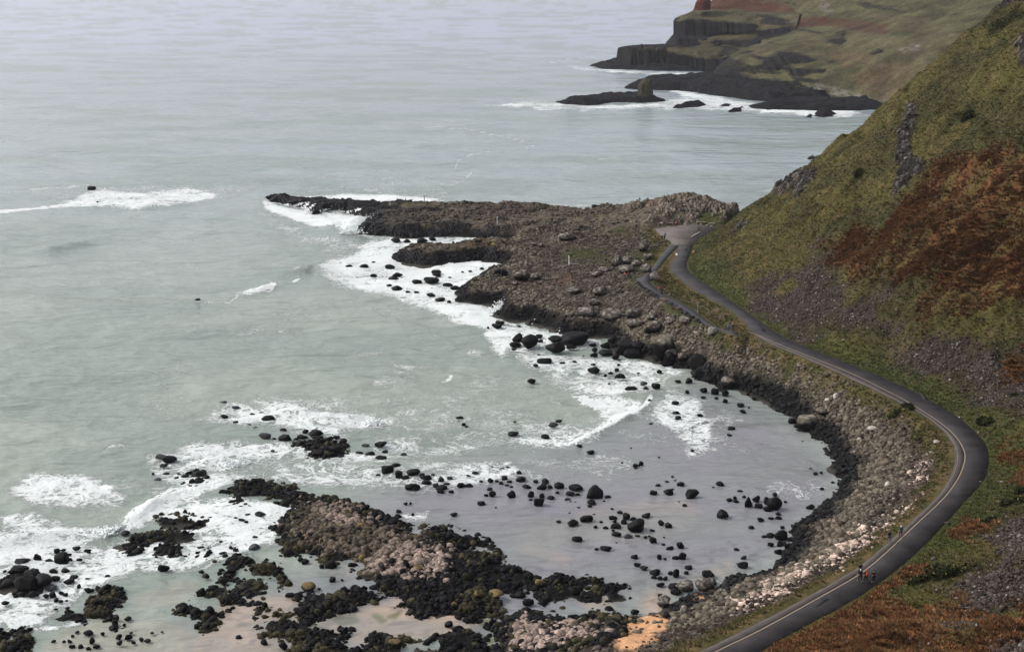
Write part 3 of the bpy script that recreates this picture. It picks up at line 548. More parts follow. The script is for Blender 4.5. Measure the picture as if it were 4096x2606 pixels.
fmask = b.math('MULTIPLY', b.rng(x, -.04, .40, 0, 1, True), b.rng(fa, .05, .2, 0, 1))
foamc = b.mix(b.rng(fine, .3, .7, 0, 1), (.70, .74, .72), (.90, .91, .91))
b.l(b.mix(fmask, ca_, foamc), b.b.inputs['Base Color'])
b.l(b.rng(fmask, 0, 1, .16, .8), b.b.inputs['Roughness']); b.set(None, .5, 1.33)
mw = b.n('ShaderNodeMapping'); mw.inputs['Scale'].default_value = (.55, 1.3, 1); mw.inputs['Rotation'].default_value = (0, 0, R(-12)); b.l(p, mw.inputs[0])
w1 = b.noise(mw.outputs[0], .16, 3, .5, .3); w2 = b.noise(mw.outputs[0], .8, 4, .6, .3)
w0 = b.noise(mw.outputs[0], .028, 3, .5, .4); hh = b.math('ADD', b.math('ADD', b.math('MULTIPLY', w1, 1.6), b.math('MULTIPLY', w0, 6.5)), b.math('MULTIPLY', w2, .35)); pass
hh = b.math('ADD', hh, b.math('MULTIPLY', fmask, b.math('ADD', .10, b.math('MULTIPLY', fine, .55))))
calm = b.attr('calm').outputs['Fac']
bp = b.bump(hh, 1.0, 1.0); b.l(b.rng(calm, 0, 1, .74, .52), bp.inputs['Strength'])
M_SEA = b.m
nn = len(ry); idx = np.arange(nn * nc).reshape(nn, nc)
q4 = np.stack([idx[:-1, :-1], idx[:-1, 1:], idx[1:, 1:], idx[1:, :-1]], -1).reshape(-1, 4)
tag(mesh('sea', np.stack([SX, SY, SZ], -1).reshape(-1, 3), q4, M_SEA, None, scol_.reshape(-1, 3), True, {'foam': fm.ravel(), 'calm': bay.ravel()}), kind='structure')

# ================================================================ STONES
def ico(sub):
    bm = bmesh.new(); bmesh.ops.create_icosphere(bm, subdivisions=sub, radius=1); v = np.array([x.co[:] for x in bm.verts]); f = np.array([[q.index for q in x.verts] for x in bm.faces]); bm.free(); return v, f
ICO1, ICO2, ICO3 = ico(1), ico(2), ico(3)
def rockshape(seed, sub=3, nplanes=14, rough=.10):
    r = np.random.default_rng(seed); v, f = (ICO1, ICO2, ICO3)[sub - 1]
    rad = np.ones(len(v)) * 1.25
    for _ in range(nplanes):
        n = r.normal(size=3); n /= np.linalg.norm(n); d = r.uniform(.66, 1.0); k = v @ n
        rad = np.minimum(rad, np.where(k > .05, d / np.maximum(k, .05), 9))
    o = r.uniform(0, 50)
    rad *= 1 + rough * (fbm(v[:, 0] * 2 + o + v[:, 2], v[:, 1] * 2 + v[:, 2] * 1.7, 3, seed % 97) - .5) * 2
    return v * rad[:, None], f
def randrot(n, r, flat=True):
    a = r.uniform(0, 2 * np.pi, n); c, s = np.cos(a), np.sin(a); z = np.zeros(n); o = np.ones(n)
    Rz = np.stack([np.stack([c, -s, z], -1), np.stack([s, c, z], -1), np.stack([z, z, o], -1)], 1)
    b_ = r.normal(0, .35, n); c, s = np.cos(b_), np.sin(b_)
    Rx = np.stack([np.stack([o, z, z], -1), np.stack([z, c, -s], -1), np.stack([z, s, c], -1)], 1); return Rx @ Rz
def pile(pos, size, cols, seed, sub=1, flat=(.5, .85)):
    """many stones in one heap: nobody could count them"""
    r = np.random.default_rng(seed); n = len(pos)
    T = [rockshape(seed * 31 + k, sub, 8, .14) for k in range(14)]; f = T[0][1]; nv = len(T[0][0])
    pick = r.integers(0, 14, n); base = np.stack([t_[0] for t_ in T])[pick]
    scl = np.stack([r.uniform(.75, 1.25, n), r.uniform(.75, 1.15, n), r.uniform(flat[0], flat[1], n)], -1) * size[:, None]
    v = base * scl[:, None, :]; v = np.einsum('nij,nkj->nki', randrot(n, r), v) + pos[:, None, :]
    f = (f[None] + (np.arange(n) * nv)[:, None, None]).reshape(-1, 3)
    return v.reshape(-1, 3), f, np.repeat(cols, nv, 0)
cell_ok = (np.abs(PX - 2048) < 2300) & (PY > -100) & (PY < 2850) & (Zg > .02)
def scatter(dens, n, seed):
    r = np.random.default_rng(seed); p_ = np.where(cell_ok, dens, 0).ravel(); p_ = p_ / p_.sum()
    i = r.choice(p_.size, n, p=p_); x = XX.ravel()[i] + r.uniform(-G / 2, G / 2, n); y = YY.ravel()[i] + r.uniform(-G / 2, G / 2, n)
    return x, y, hgt(x, y), i
shore = (~hill) & (dOut > .8)
# beach cobbles
onb = shore * (dW > -1.5) * (inC < .3) * (reefm < .3) * (1 - sand * .95) * (1 - vg * .9) * (1 - green * .75)
dens = onb * (.5 + 1.3 * cob + .9 * pale) * np.where(rocky > .4, .55, 1) * (.35 + 1.3 * fbm(XX * .3, YY * .3, 3, 300))
x, y, z, i = scatter(dens, 44000, 41); r = np.random.default_rng(42)
wv = wet.ravel()[i]
size = np.minimum(r.lognormal(-1.95, .48, len(x)) * (1 + .75 * cob.ravel()[i] + .2 * pale.ravel()[i] + .9 * wv), .7); pv = pale.ravel()[i]; pick = r.random(len(x))
cc = np.where(pick[:, None] < .15, np.array(LICHEN) * 1.0, np.where(pick[:, None] < .52, np.array(BROWN) * .95, np.array(BROWN2)))
cb_ = cob.ravel()[i]; g_ = (pick > .4) & (cb_ > .3); cc[g_] = np.array((.135, .120, .092))
w_ = pick < (pv * .55); cc[w_] = np.array((.50, .40, .35))
cc = cc * np.array((1.0, .95, .90)) * r.uniform(.45, 1.2, (len(x), 1)); cc = cc * (1 - wv[:, None]) + np.array(BLACK) * r.uniform(.4, 3.2, (len(x), 1)) * wv[:, None]
v_, f_, c_ = pile(np.c_[x, y, z + size * .12], size, cc, 5)
tag(mesh('beach_stones', v_, f_, M_DRY, None, c_, False), kind='stuff')
# reef stones
dens = ss(-2.2, .3, reefm) * (Zg > -.25) * (.10 + 1.2 * ss(.36, .6, fbm(XX * .35, YY * .35, 3, 310)) + .5 * dryreef)
cell_ok2 = cell_ok; cell_ok = (np.abs(PX - 2048) < 2300) & (PY < 2850) & (Zg > -.3)
x, y, z, i = scatter(dens * (1 - .55 * ss(2000, 2250, PX) * (PY < 2440)), 26000, 43); dv = dryreef.ravel()[i]; ed = ss(0, 2.5, reefm.ravel()[i])
size = np.minimum(r.lognormal(-1.85, .62, len(x)) * (1 + .6 * dv), .62); pick = r.random(len(x))
tone = ss(-.25, .3, fbm(x * .18, y * .18, 3, 320) - .5 + (.35 * ss(178, 168, y) - .12))[:, None]
drycol = np.array((.070, .056, .040)) * (1 - tone) + np.array((.25, .19, .16)) * tone; drycol[pick > .985] = np.array((.16, .11, .035)); drycol[pick < .12] *= .35
cc = np.array(BLACK) * r.uniform(.5, 2.2, (len(x), 1)); br = (pick > .86) | (fbm(x * .25, y * .25, 3, 331) > .60); cc[br] = (np.array((.030, .026, .014)) * r.uniform(.5, 1.6, (len(x), 1)))[br]
m_ = r.random(len(x)) < dv * ed * .9; cc[m_] = (drycol * r.uniform(.7, 1.2, (len(x), 1)))[m_]
v_, f_, c_ = pile(np.c_[x, y, z + size * .15], size, cc, 6, 2, (.6, 1.0)); cell_ok = cell_ok2
tag(mesh('reef_rocks', v_, f_, M_REEF, None, c_, False), kind='stuff')
# scree on the slope
x, y, z, i = scatter(hill * (dd > 1.2) * sm_ ** 2 + hill * .02 * (dd < 60) + hill * m_rock * .04, 26000, 45)
size = r.lognormal(-2.0, .42, len(x)) * (1 + .8 * m_rock.ravel()[i])
cc = np.array(SCREE) * r.uniform(.35, 1.9, (len(x), 1)); pick = r.random(len(x)); cc[pick < .04] = np.array((.20, .175, .16))
v_, f_, c_ = pile(np.c_[x, y, z + size * .1], size, cc, 7)
tag(mesh('scree', v_, f_, M_DRY, None, c_, False), kind='stuff')

# ================================================================ BASALT COLUMNS OF THE CAUSEWAY
def columns():
    s = .46; r = np.random.default_rng(77); pts = []
    for j, yy in enumerate(np.arange(366, 494, s * 1.5)):
        xs = np.arange(-100, 86, s * 1.732) + (j % 2) * s * .866; pts.append(np.c_[xs, np.full(len(xs), yy)])
    p = np.concatenate(pts); p += r.normal(0, .05, p.shape)
    qx, qy = P(p[:, 0], p[:, 1], np.full(len(p), 3.0))
    mid_ = (samp(midrock, p[:, 0], p[:, 1]) > -.5) & (qy > 940)
    front = (samp(rocky, p[:, 0], p[:, 1]) > .5) & (qy > 1120) & (samp(dW, p[:, 0], p[:, 1]) < 7)
    ok = ((samp(inC, p[:, 0], p[:, 1]) > .4) | mid_ | front) & (samp(dW, p[:, 0], p[:, 1]) > .3) & (samp(dOut, p[:, 0], p[:, 1]) > .8) & (samp(green, p[:, 0], p[:, 1]) < .55 + .3 * r.random(len(p)))
    p = p[ok]; z = hgt(p[:, 0], p[:, 1])
    st = vn(p[:, 0] * .55, p[:, 1] * .55, 78); mound = ss(30, 48, p[:, 0])
    z = z + .1 + (st - .5) * (.9 + .9 * mound) + r.normal(0, .09 + .08 * mound)
    z = z + (fbm(p[:, 0] * .10, p[:, 1] * .16, 3, 83) - .5) * 2.4; z = np.round(z / .5) * .42 + np.round(z / .22) * .035 + r.uniform(0, .06, len(z)); z = np.maximum(z, .15)
    n = len(p); a = np.arange(6) * np.pi / 3 + np.pi / 6; hx = np.c_[np.cos(a), np.sin(a)] * s * .97
    tilt = r.normal(0, .03, (n, 2)) + np.c_[np.zeros(n), -.16 * mound]
    top = np.concatenate([p[:, None, :] + hx[None], (z[:, None] + (hx[None] * tilt[:, None, :]).sum(-1))[..., None]], -1)
    bot = top.copy(); bot[..., 2] = (z - 2.6)[:, None]
    v = np.concatenate([top, bot], 1).reshape(-1, 3); b0 = (np.arange(n) * 12)[:, None]
    f = [np.c_[b0 + 0, b0 + 1, b0 + 2, b0 + 3], np.c_[b0 + 0, b0 + 3, b0 + 4, b0 + 5]] + [np.c_[b0 + (k + 1) % 6, b0 + k, b0 + k + 6, b0 + (k + 1) % 6 + 6] for k in range(6)]
    wt = np.clip(1 - ss(.5 + .9 * (p[:, 0] < 15), 2.4 + 1.0 * (p[:, 0] < 15), z + r.normal(0, .35, n)), 0, 1) ; wt = np.maximum(wt, 1 - ss(2, 8, samp(dW, p[:, 0], p[:, 1]))) * (z < 4.8) * (1 - mound); wt = np.maximum(wt, ss(-26, -50, p[:, 0] + (fbm(p[:, 0] * .12, p[:, 1] * .12, 3, 79) - .5) * 40))
    dry = np.array((.076, .060, .045)) * (1 - mound[:, None]) + np.array((.155, .128, .100)) * mound[:, None]
    pk = r.random(n)[:, None]; dry = np.where(pk < .3, dry * .45, np.where(pk > .85, dry * 1.6, dry)) * r.uniform(.75, 1.25, (n, 1))
    mf = mid_[ok] & (z > 1.6); dry[mf] = np.array((.11, .075, .038)) * r.uniform(.7, 1.2, (mf.sum(), 1))
    cc = dry * (1 - wt[:, None]) + np.array((.014, .014, .016)) * r.uniform(.5, 2.2, (n, 1)) * wt[:, None]
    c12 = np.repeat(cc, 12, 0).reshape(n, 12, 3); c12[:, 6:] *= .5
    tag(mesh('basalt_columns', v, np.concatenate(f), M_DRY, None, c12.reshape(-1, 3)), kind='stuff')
columns()

# ================================================================ BOULDERS TRACED ONE BY ONE (crop, x, y of the foot, width, height, kind)
BL = {
 'A': '1374,638,110,25 1474,638,76,36 1617,650,128,62 1710,620,80,40 2045,655,45,28 2125,662,130,55 925,878,78,36 1065,878,95,38 1160,830,40,18 1313,882,98,36 1165,962,75,22 1384,962,108,38 1755,935,108,30 1755,958,90,20 1880,970,36,14 2002,920,34,18 2070,914,40,12 2178,890,50,18 2330,945,100,80 2385,965,80,85 1470,585,110,40 1310,1050,60,16 1380,1090,115,35 1480,1110,50,25 1560,1115,60,22 1700,1150,90,42 1785,1190,100,45 1875,1205,50,30 1565,1030,110,26 1700,1030,160,34 1860,1060,100,30 1930,1085,100,24 1350,1000,110,18 180,226,90,24 250,262,150,40 420,290,150,50 500,262,110,35 620,375,110,55 740,325,70,26 320,205,60,14',
 'O': '860,378,90,28 915,495,25,14 1857,1420,58,26',
 'L': '305,285,48,24 895,306,68,28 985,320,70,20 390,300,25,10',
 'B': '703,235,95,44 672,270,105,46 593,278,28,30 886,254,40,16 880,400,125,95 850,442,115,50 990,455,170,135 1078,360,74,44 1090,400,60,30 840,476,58,20 1070,520,36,16 1225,410,160,65 1400,430,310,155 1225,500,195,110 1370,465,110,45 1580,440,75,20 1697,452,98,62 1600,488,60,42 1593,540,82,48 1707,526,135,54 1490,533,26,14 1800,560,86,55 1845,520,110,100 1960,545,200,90 1780,420,130,85 1900,470,200,90 2020,470,170,75 2320,590,130,110 2290,628,120,60 1125,606,148,52 1035,628,62,16 1295,606,62,28 1410,590,50,10 1582,622,60,25 1598,692,135,74 1822,620,45,20 1827,576,40,14 1800,675,54,38 1743,702,60,30 1695,722,36,26 1836,748,118,58 2008,697,35,16 2205,697,52,46 2375,778,54,26 1007,790,92,55 1730,795,35,14 1950,872,145,65 2170,840,95,64 2075,850,60,40 2112,962,45,34 2297,970,26,18 2357,992,72,40 2362,1078,70,32 2385,1130,60,48 2127,1173,38,20 330,1125,84,34 318,1152,34,20 363,1184,46,32 392,1198,38,20 848,1157,40,14 1255,1155,75,24 835,1287,110,26 1520,1270,60,24 1140,1305,100,22 1555,1452,84,34 1450,1388,60,36',
 'E': '2400,520,50,30 2395,575,50,24 2045,725,44,24 1733,782,30,18 1467,690,20,14 1383,840,30,25 1510,870,65,45 1560,860,55,55 1510,885,44,22 155,877,50,22 262,892,44,22 305,880,48,26 15,935,40,25 418,937,62,40 270,995,76,46 145,1018,60,50 205,1010,48,28 245,1035,52,36 328,1020,62,32 60,1015,46,28 432,1012,105,68 490,1075,94,45 575,1025,62,50 665,1020,80,44 655,1038,60,28 630,1088,100,60 707,1075,52,45 790,1075,102,66 955,1100,150,65 890,1140,95,50 965,1135,50,30 870,1180,60,25 775,1125,40,30 720,1178,80,24 1128,1175,165,125 1100,1230,90,55 1080,1252,50,35 1252,1165,70,34 1215,1194,30,24 900,1195,26,12 943,1202,20,12 527,1155,66,68 632,1165,58,55 605,1242,106,95 523,1180,40,20 340,1160,92,70 165,1152,74,62 105,1146,46,36 140,1090,60,18 68,1228,96,42 197,1250,24,12 300,1050,50,18 340,1062,40,12 1808,1015,50,26 1860,965,30,22 1880,998,30,18 1728,1054,60,20 1945,1048,90,38 2310,1050,84,48 2243,1063,30,10 1683,1138,76,54 1822,1132,92,64 1862,1085,40,18 2045,1168,134,92 1975,1242,50,30 2390,1195,44,40 2328,1358,120,88 1918,1200,20,14 975,1258,36,16 1290,1268,36,22 890,1302,28,12 1120,1320,28,12 1368,1315,68,40 1432,1365,80,80 1405,1405,65,55 1290,1365,100,48 1047,1393,130,80 912,1430,132,68 790,1398,58,16 1190,1395,40,26 1316,1398,48,34 1616,1350,94,52 1530,1490,185,145 1485,1370,70,35 1755,1420,70,60 1822,1445,70,56 1325,1450,105,50 1130,1447,46,32 1230,1453,56,28 1300,1475,36,28 1668,1476,52,28 1338,1527,106,54',
 'F': '965,498,110,52 1600,475,44,36 1638,460,30,24 1675,515,76,70 1530,458,50,24 1333,515,26,14 1233,594,118,48 1145,580,46,30 1773,535,40,24 1838,578,84,44 1936,570,74,68 1960,668,86,68 1885,668,70,38 1740,670,56,54 1787,675,32,30 1503,665,74,48 1530,735,66,50 1592,775,84,50 1700,820,110,60 1898,840,66,94 1845,815,60,40 2018,768,84,36 1990,808,50,38 2202,840,124,66 1745,928,84,50 1740,860,54,45 1685,850,60,40 1790,862,50,38 1890,1000,120,60 1875,950,110,60 1748,1035,72,55 1340,1215,70,55 900,1235,76,60 1508,1190,85,65 1800,1220,75,60 420,1035,120,50 930,1005,130,70 505,1115,120,90 260,1240,70,55 160,1300,62,80 1105,1200,80,55 1075,1075,55,40 1780,462,26,14',
 'G': '2110,294,78,34 2215,352,56,40 2370,272,60,20 2345,372,60,26 2395,395,50,25 1580,708,145,38 1540,752,86,28 1435,824,36,26 1560,832,70,30 1655,872,66,34 1735,858,76,40 1675,830,50,28 1170,1395,90,40 1780,830,80,50 1845,800,55,40 1910,820,60,50 1870,860,150,60 1800,920,60,60 1860,920,120,70 1940,880,70,60 2000,850,50,25 2090,1015,100,60 2140,1010,60,50',
 'C': '403,212,135,56 97,235,54,40 340,140,50,30 250,154,50,18 225,250,60,22 275,272,50,18 535,305,80,30 460,380,42,28 565,398,142,86 752,312,66,42 855,355,158,65 870,388,120,60 720,375,110,38 665,385,50,35 700,440,110,65 980,390,90,48 1045,370,70,35 875,425,130,50 1020,425,80,50 1100,410,90,50 940,490,140,70 790,460,110,70 1060,465,100,35 1040,500,150,45 880,535,140,55 840,480,80,60 1090,540,60,30 445,488,44,24 1260,518,80,40 1360,540,105,62 1350,566,60,20 1465,578,115,52 1505,505,66,30 1460,445,120,32 1675,538,70,42 1520,710,130,95 1600,650,110,40 1638,740,80,75 1765,720,145,85 1700,750,90,45 1895,765,135,58 1850,720,60,40 1900,808,110,55 1955,716,38,28 2030,780,60,60 2110,755,70,36 1985,825,66,44 2085,805,60,22 2030,858,125,55 2030,886,80,35 2215,835,90,58 2290,825,95,45 2128,880,54,36 1762,858,150,72 2355,700,66,28 2290,725,50,16 1440,715,50,16 1635,1065,55,35 1765,1093,40,32 2150,1098,76,34 1700,990,50,30 1745,985,30,25 205,1095,65,30 90,1130,60,35 150,1150,60,40 200,1165,50,30 315,1110,115,40 272,1325,80,42 320,1335,40,20',
 'D': '750,715,86,60 710,690,60,50 990,760,120,90 905,755,60,45 1180,745,70,50 1010,880,64,50 1100,866,30,20 885,955,40,26 605,1025,100,35 1120,975,75,50 1195,985,65,45 1255,975,60,60 1310,960,65,55 370,1140,60,80 545,1525,90,80 365,1475,70,65 125,1415,50,25 1665,1105,70,50 1885,1225,65,45 1970,1200,60,40 2100,1310,85,70 2205,1235,44,48 2330,1270,80,80 1435,1400,45,50 1350,1420,40,34 1130,1380,60,80 1010,1370,40,50 1105,1360,100,50',
 'H': '1528,797,125,80 1195,1242,68,42 1005,852,60,38 960,855,40,18 735,945,46,50 820,865,56,34 825,915,40,26 512,888,90,62 650,905,100,65 690,855,80,40 350,700,70,80 455,710,80,50 340,655,40,40 180,735,160,60 150,820,180,70 280,860,160,90 240,950,220,130 360,940,200,110 60,930,140,60 40,810,50,40 305,1030,100,60 200,1015,60,50 425,1030,60,40 495,1030,70,70 570,1000,50,40 610,1010,50,30 520,1070,50,40 570,1078,40,30 45,1095,70,30 500,810,80,50 610,800,80,55 570,720,140,110 650,690,60,40 710,580,80,35 820,610,80,30 530,610,60,45 590,590,60,30 635,640,60,30 740,690,60,35 775,710,40,15 820,980,80,50 865,970,40,40 960,1000,70,60 1060,970,60,50 920,960,60,50 1000,950,80,60 360,1210,40,30 520,1145,40,20 625,1060,30,20 1255,575,75,60 1305,510,80,50 1245,500,50,60 1400,505,100,70 1500,500,110,60 1890,795,60,30 1930,850,70,50 2080,785,60,35 2060,820,50,40 2155,840,60,40 2090,900,100,60 1880,1020,90,80 720,1360,45,25 680,1395,35,28 600,1450,36,28 650,1455,44,40 500,1447,50,14 750,1510,60,40 670,1510,60,40 830,1520,50,35 860,1460,60,60 900,1500,70,35 1120,1480,60,45 1110,1420,60,50 1200,1430,80,60 1325,1435,50,40 1380,1445,60,20 1250,1460,50,35 1170,1300,40,35 1230,1367,40,12 1430,1368,45,14 1520,1352,30,12 830,1385,110,45 960,1380,40,40 1060,1330,90,50 1080,1290,60,60 1085,1240,60,60 1870,1290,40,22 2245,1410,60,36',
 'J': '130,455,65,28 150,508,60,24 195,468,22,14 235,400,40,24 550,605,82,65 55,645,62,28 35,690,36,18 630,745,30,16 730,1010,42,28 778,1000,34,24 690,962,24,14 780,1128,40,26 865,1078,40,22 405,1180,40,30 265,310,80,45',
 'K': '125,28,48,22 40,105,60,30 90,115,50,30 80,90,40,28 153,75,36,24 190,150,70,90 255,115,65,60 275,160,70,36 335,130,60,65 395,180,150,115 350,185,80,40 405,60,40,26 432,250,60,30 430,215,50,24 490,115,30,20 692,170,70,46 290,265,58,34 372,250,50,20 215,325,50,30 462,325,42,32 365,400,70,48 320,400,55,26 455,430,110,90 445,470,55,45 495,480,40,40 370,470,60,36 438,530,76,48 155,575,52,34 93,500,52,24 145,640,90,60 60,745,80,55',
 'I': '605,1025,72,58 500,1012,55,26 740,1115,75,65 740,1162,55,28 583,1120,46,38 845,1125,90,70 940,1140,85,70 805,1010,100,75 700,970,160,80 945,1205,52,44 860,1170,46,24 475,1225,72,38 490,1315,80,34 505,1358,60,36 705,1335,64,28 1005,1462,68,34 985,1515,40,22 245,1410,40,20 1160,1130,40,30 1215,1175,40,26 1090,1240,70,30 700,880,210,130'}
PALE = {  # grey, lichen-crusted or brown boulders: crop, x, y, w, h, kind, label
 'L': '1353,730,118,120,g 1105,860,120,110,g 1215,840,130,80,g 1290,860,110,60,g 1410,800,120,75,g 985,920,120,70,g 1190,925,170,90,g 1370,920,120,85,g 1460,1000,100,95,p 920,960,120,60,g 635,620,180,60,g 825,1345,210,100,d 665,1335,100,50,d 1060,1390,230,120,g 1280,1450,170,100,g 1270,1370,180,110,g 1440,1380,120,100,g 1450,1520,190,140,d 1610,1410,120,70,g 1750,1420,150,65,g 2005,1520,100,70,p 880,1240,120,70,g 690,1130,150,60,g 940,1140,130,100,g 200,1000,170,110,d 330,990,140,70,g 145,1040,90,45,d 385,680,70,45,g 320,670,60,35,d',
 'B': '2250,575,290,270,l', 'I': '825,590,100,80,p 320,520,60,30,g 970,1080,155,105,l 440,800,130,90,d 540,850,120,110,d', 'G': '2097,162,84,34,w 2205,208,80,34,w 1510,680,110,36,w 1480,895,90,42,w',
 'C': '375,378,135,75,w 265,1425,108,70,w 1320,440,80,20,w', 'E': '1590,98,70,40,w 733,490,98,52,w', 'F': '1450,474,96,50,w 2235,905,110,66,g 2170,965,190,115,g 1975,970,170,110,g 1785,1115,140,110,g 1970,1175,80,75,p 610,940,130,90,b 190,1040,160,80,b 20,1050,90,100,b 2330,980,90,40,g',
 'D': '775,975,140,90,b 1590,1480,130,70,b 2155,1145,80,60,b', 'H': '470,960,110,40,w', 'J': '660,680,220,130,l 790,545,110,75,l 900,395,78,50,x 835,425,60,36,x 1190,655,90,40,x 1315,1105,48,50,x 1715,755,62,30,x 1085,740,40,30,x'}
KIND = {'k': 'black', 'g': 'lichen-crusted', 'p': 'pale-grey', 'd': 'dark-brown', 'l': 'lichen-topped', 'w': 'wet-grey', 'b': 'brown-topped', 'x': 'whitish'}
items = []
for src, dk in ((BL, 'k'), (PALE, None)):
    for c_, txt in src.items():
        ox, oy, s = CR[c_]
        for q in txt.split():
            u = q.split(','); x, y, w_, h_ = map(float, u[:4]); items.append([ox + x / s, oy + y / s, w_ / s, h_ / s, dk or u[4]])
items.sort(key=lambda q: -q[2] * q[3] * (5 if q[4] != 'k' else 1))
def boulder_geo(it, seed):
    x, y, w_, h_, kd = it; p = hit(x, y); dist = math.hypot(p[0], p[1], HC - p[2]); wm = w_ * dist / F; hm_ = h_ * dist / F
    th = math.asin((HC - p[2]) / dist); dp = wm * rr.uniform(.7, .95)
    hh_ = max(.38 * wm, (hm_ - .45 * dp * math.sin(th)) / math.cos(th)); hh_ = min(hh_, 1.25 * wm)
    sub = 3; v, f = rockshape(seed, sub, rr.integers(7, 14), rr.uniform(.10, .20) if kd != 'w' else .03)
    v = v / np.abs(v).max(0); ang = rr.uniform(0, 6.28); c_, s_ = math.cos(ang), math.sin(ang); v = v @ np.array([[c_, -s_, 0], [s_, c_, 0], [0, 0, 1]]); v = v / np.abs(v).max(0)
    zz = v[:, 2]; v = v * np.array([wm / 2, dp / 2, hh_ * .62]); v[:, 2] += hh_ * .38
    ctr = np.array([p[0], p[1] + dp * .42, p[2]]); ctr[2] = max(p[2], float(hgt(ctr[0], ctr[1])) if X0 < ctr[0] < X1 and ctr[1] < Y1 else 0) * 1.0 if kd not in 'kw' else p[2]
    hf = np.clip(v[:, 2] / hh_, 0, 1); nz = fbm(v[:, 0] * 2.2 + seed, v[:, 1] * 2.2 + v[:, 2] * 2, 4, 5); n2_ = fbm(v[:, 0] * 6 + seed, v[:, 1] * 6 + v[:, 2] * 6, 3, 6)
    blk = np.array((.0042, .0042, .0047)) * rr.uniform(.7, 1.5); o_ = np.ones((len(v), 1)) * blk
    tgt = {'k': None, 'g': (.066, .055, .045), 'p': (.15, .13, .112), 'd': (.060, .048, .038), 'l': (.100, .082, .062), 'w': (.045, .046, .052), 'b': (.13, .095, .045), 'x': (.42, .36, .32)}[kd]
    if tgt is None: o_ = mixc(o_, (.017, .016, .016), .6 * ss(.6, .9, hf) * ss(.45, .6, nz))
    else:
        lo = {'g': .12, 'p': .0, 'd': .3, 'l': .42, 'w': -.5, 'b': .40, 'x': -.2}[kd]
        o_ = mixc(o_, tgt, ss(lo, lo + .25, hf + (nz - .5) * .35))
        if kd in 'gldp': o_ = mixc(o_, (.34, .31, .275), .75 * ss(.56, .66, n2_) * ss(lo + .05, lo + .4, hf + (nz - .5) * .4))
    return v, f, o_, ctr, wm
rr = np.random.default_rng(11)
NIND = 296
bods = []; rest = []
for k, it in enumerate(items):
    if it[4] != 'k' or len(bods) < NIND:
        v, f, c_, ctr, wm = boulder_geo(it, 1000 + k)
        mat = M_ROCK if it[4] in 'kw' else M_DRY
        o = mesh('boulder', v, f, mat, None, c_, it[4] == 'w'); o.location = ctr; bods.append((o, it, wm))
    else: rest.append(boulder_geo(it, 1000 + k))
if rest:
    off = 0; V_, F_, C_ = [], [], []
    for v, f, c_, ctr, wm in rest: V_.append(v + ctr); F_.append(f + off); C_.append(c_); off += len(v)
    tag(mesh('small_boulders', np.concatenate(V_), np.concatenate(F_), M_ROCK, None, np.concatenate(C_), True), kind='stuff')
# --- labels: where it lies, its look, and its turn among its like
ZN = [('out at sea in drifting foam', lambda x, y: x < 900 and y < 1300), ('in surf off the causeway tip', lambda x, y: x < 1330 and y < 900), ('in white water behind the causeway', lambda x, y: y < 840),
      ('in surf between causeway and middle rock', lambda x, y: y < 1000 and x < 2000), ('in white surf below the middle rock', lambda x, y: y < 1235 and x < 1900), ('at the waterline beside the middle rock', lambda x, y: y < 1135 and x < 2070),
      ('on stony flat below the turning circle', lambda x, y: y < 1130), ('between the footpath and the black cliff', lambda x, y: y < 1345 and x > 2020), ('by the black cliff foot in surf', lambda x, y: y < 1425 and x < 2480),
      ('in the boulder bank under the footpath', lambda x, y: y < 1480 and x > 2420), ('in lacy foam at the bay mouth', lambda x, y: y < 1640 and x < 2700), ('along the north shore of the bay', lambda x, y: y < 1700 and x >= 2700),
      ('in the outer row near the breaker', lambda x, y: x < 1260 and y < 1850), ('in the broken row crossing the bay', lambda x, y: x < 1700 and y < 1990), ('in foam in the middle of the bay', lambda x, y: x < 2400 and y < 1840), ('on the stony beach below the bend', lambda x, y: x > 3150 and y < 2020),
      ('in the row standing in calm water', lambda x, y: x < 2480 and y < 2060), ('in calm water near the curving beach', lambda x, y: x > 2480 and y < 2060), ('by the cobble shore below the road', lambda x, y: x > 2880), ('in shallow water facing the orange sand', lambda x, y: x > 2250 and y < 2330),
      ('among stones round the orange sand', lambda x, y: x > 2150), ('in foam beside the black rock tongue', lambda x, y: x < 720 and y < 2190), ('in the left heap washed by surf', lambda x, y: x < 330 and y < 2440), ('in the dark lower left clump', lambda x, y: x < 480 and y < 2440),
      ('on wet sand in the left corner', lambda x, y: x < 760), ('around the black tongue of rocks', lambda x, y: x < 1100 and y > 2190), ('in foam off the reef end', lambda x, y: x < 1130), ('in tide pools below the reef', lambda x, y: y > 2200), ('along the reef edge', lambda x, y: True)]
ORD = 'first second third fourth fifth sixth seventh eighth ninth tenth eleventh twelfth thirteenth fourteenth fifteenth sixteenth seventeenth eighteenth nineteenth twentieth'.split()
grp = {}
for o, it, wm in bods:
    zn = next(n for n, t_ in ZN if t_(it[0], it[1])); asp = it[2] / it[3]
    shp = 'flat' if asp > 2.3 else ('upright' if asp < 1.15 else 'rounded')
    grp.setdefault((zn, KIND[it[4]], shp), []).append((o, it))
grp2 = {}
for (zn, kd, shp), L_ in grp.items():
    if len(L_) <= 12: grp2[zn, kd, shp] = L_; continue
    L_.sort(key=lambda q: -q[1][2] * q[1][3]); h_ = (len(L_) + 2) // 3
    for nm, part in (('large ', L_[:h_]), ('mid-sized ', L_[h_:2 * h_]), ('small ', L_[2 * h_:])):
        if part: grp2[zn, kd, nm + shp] = part
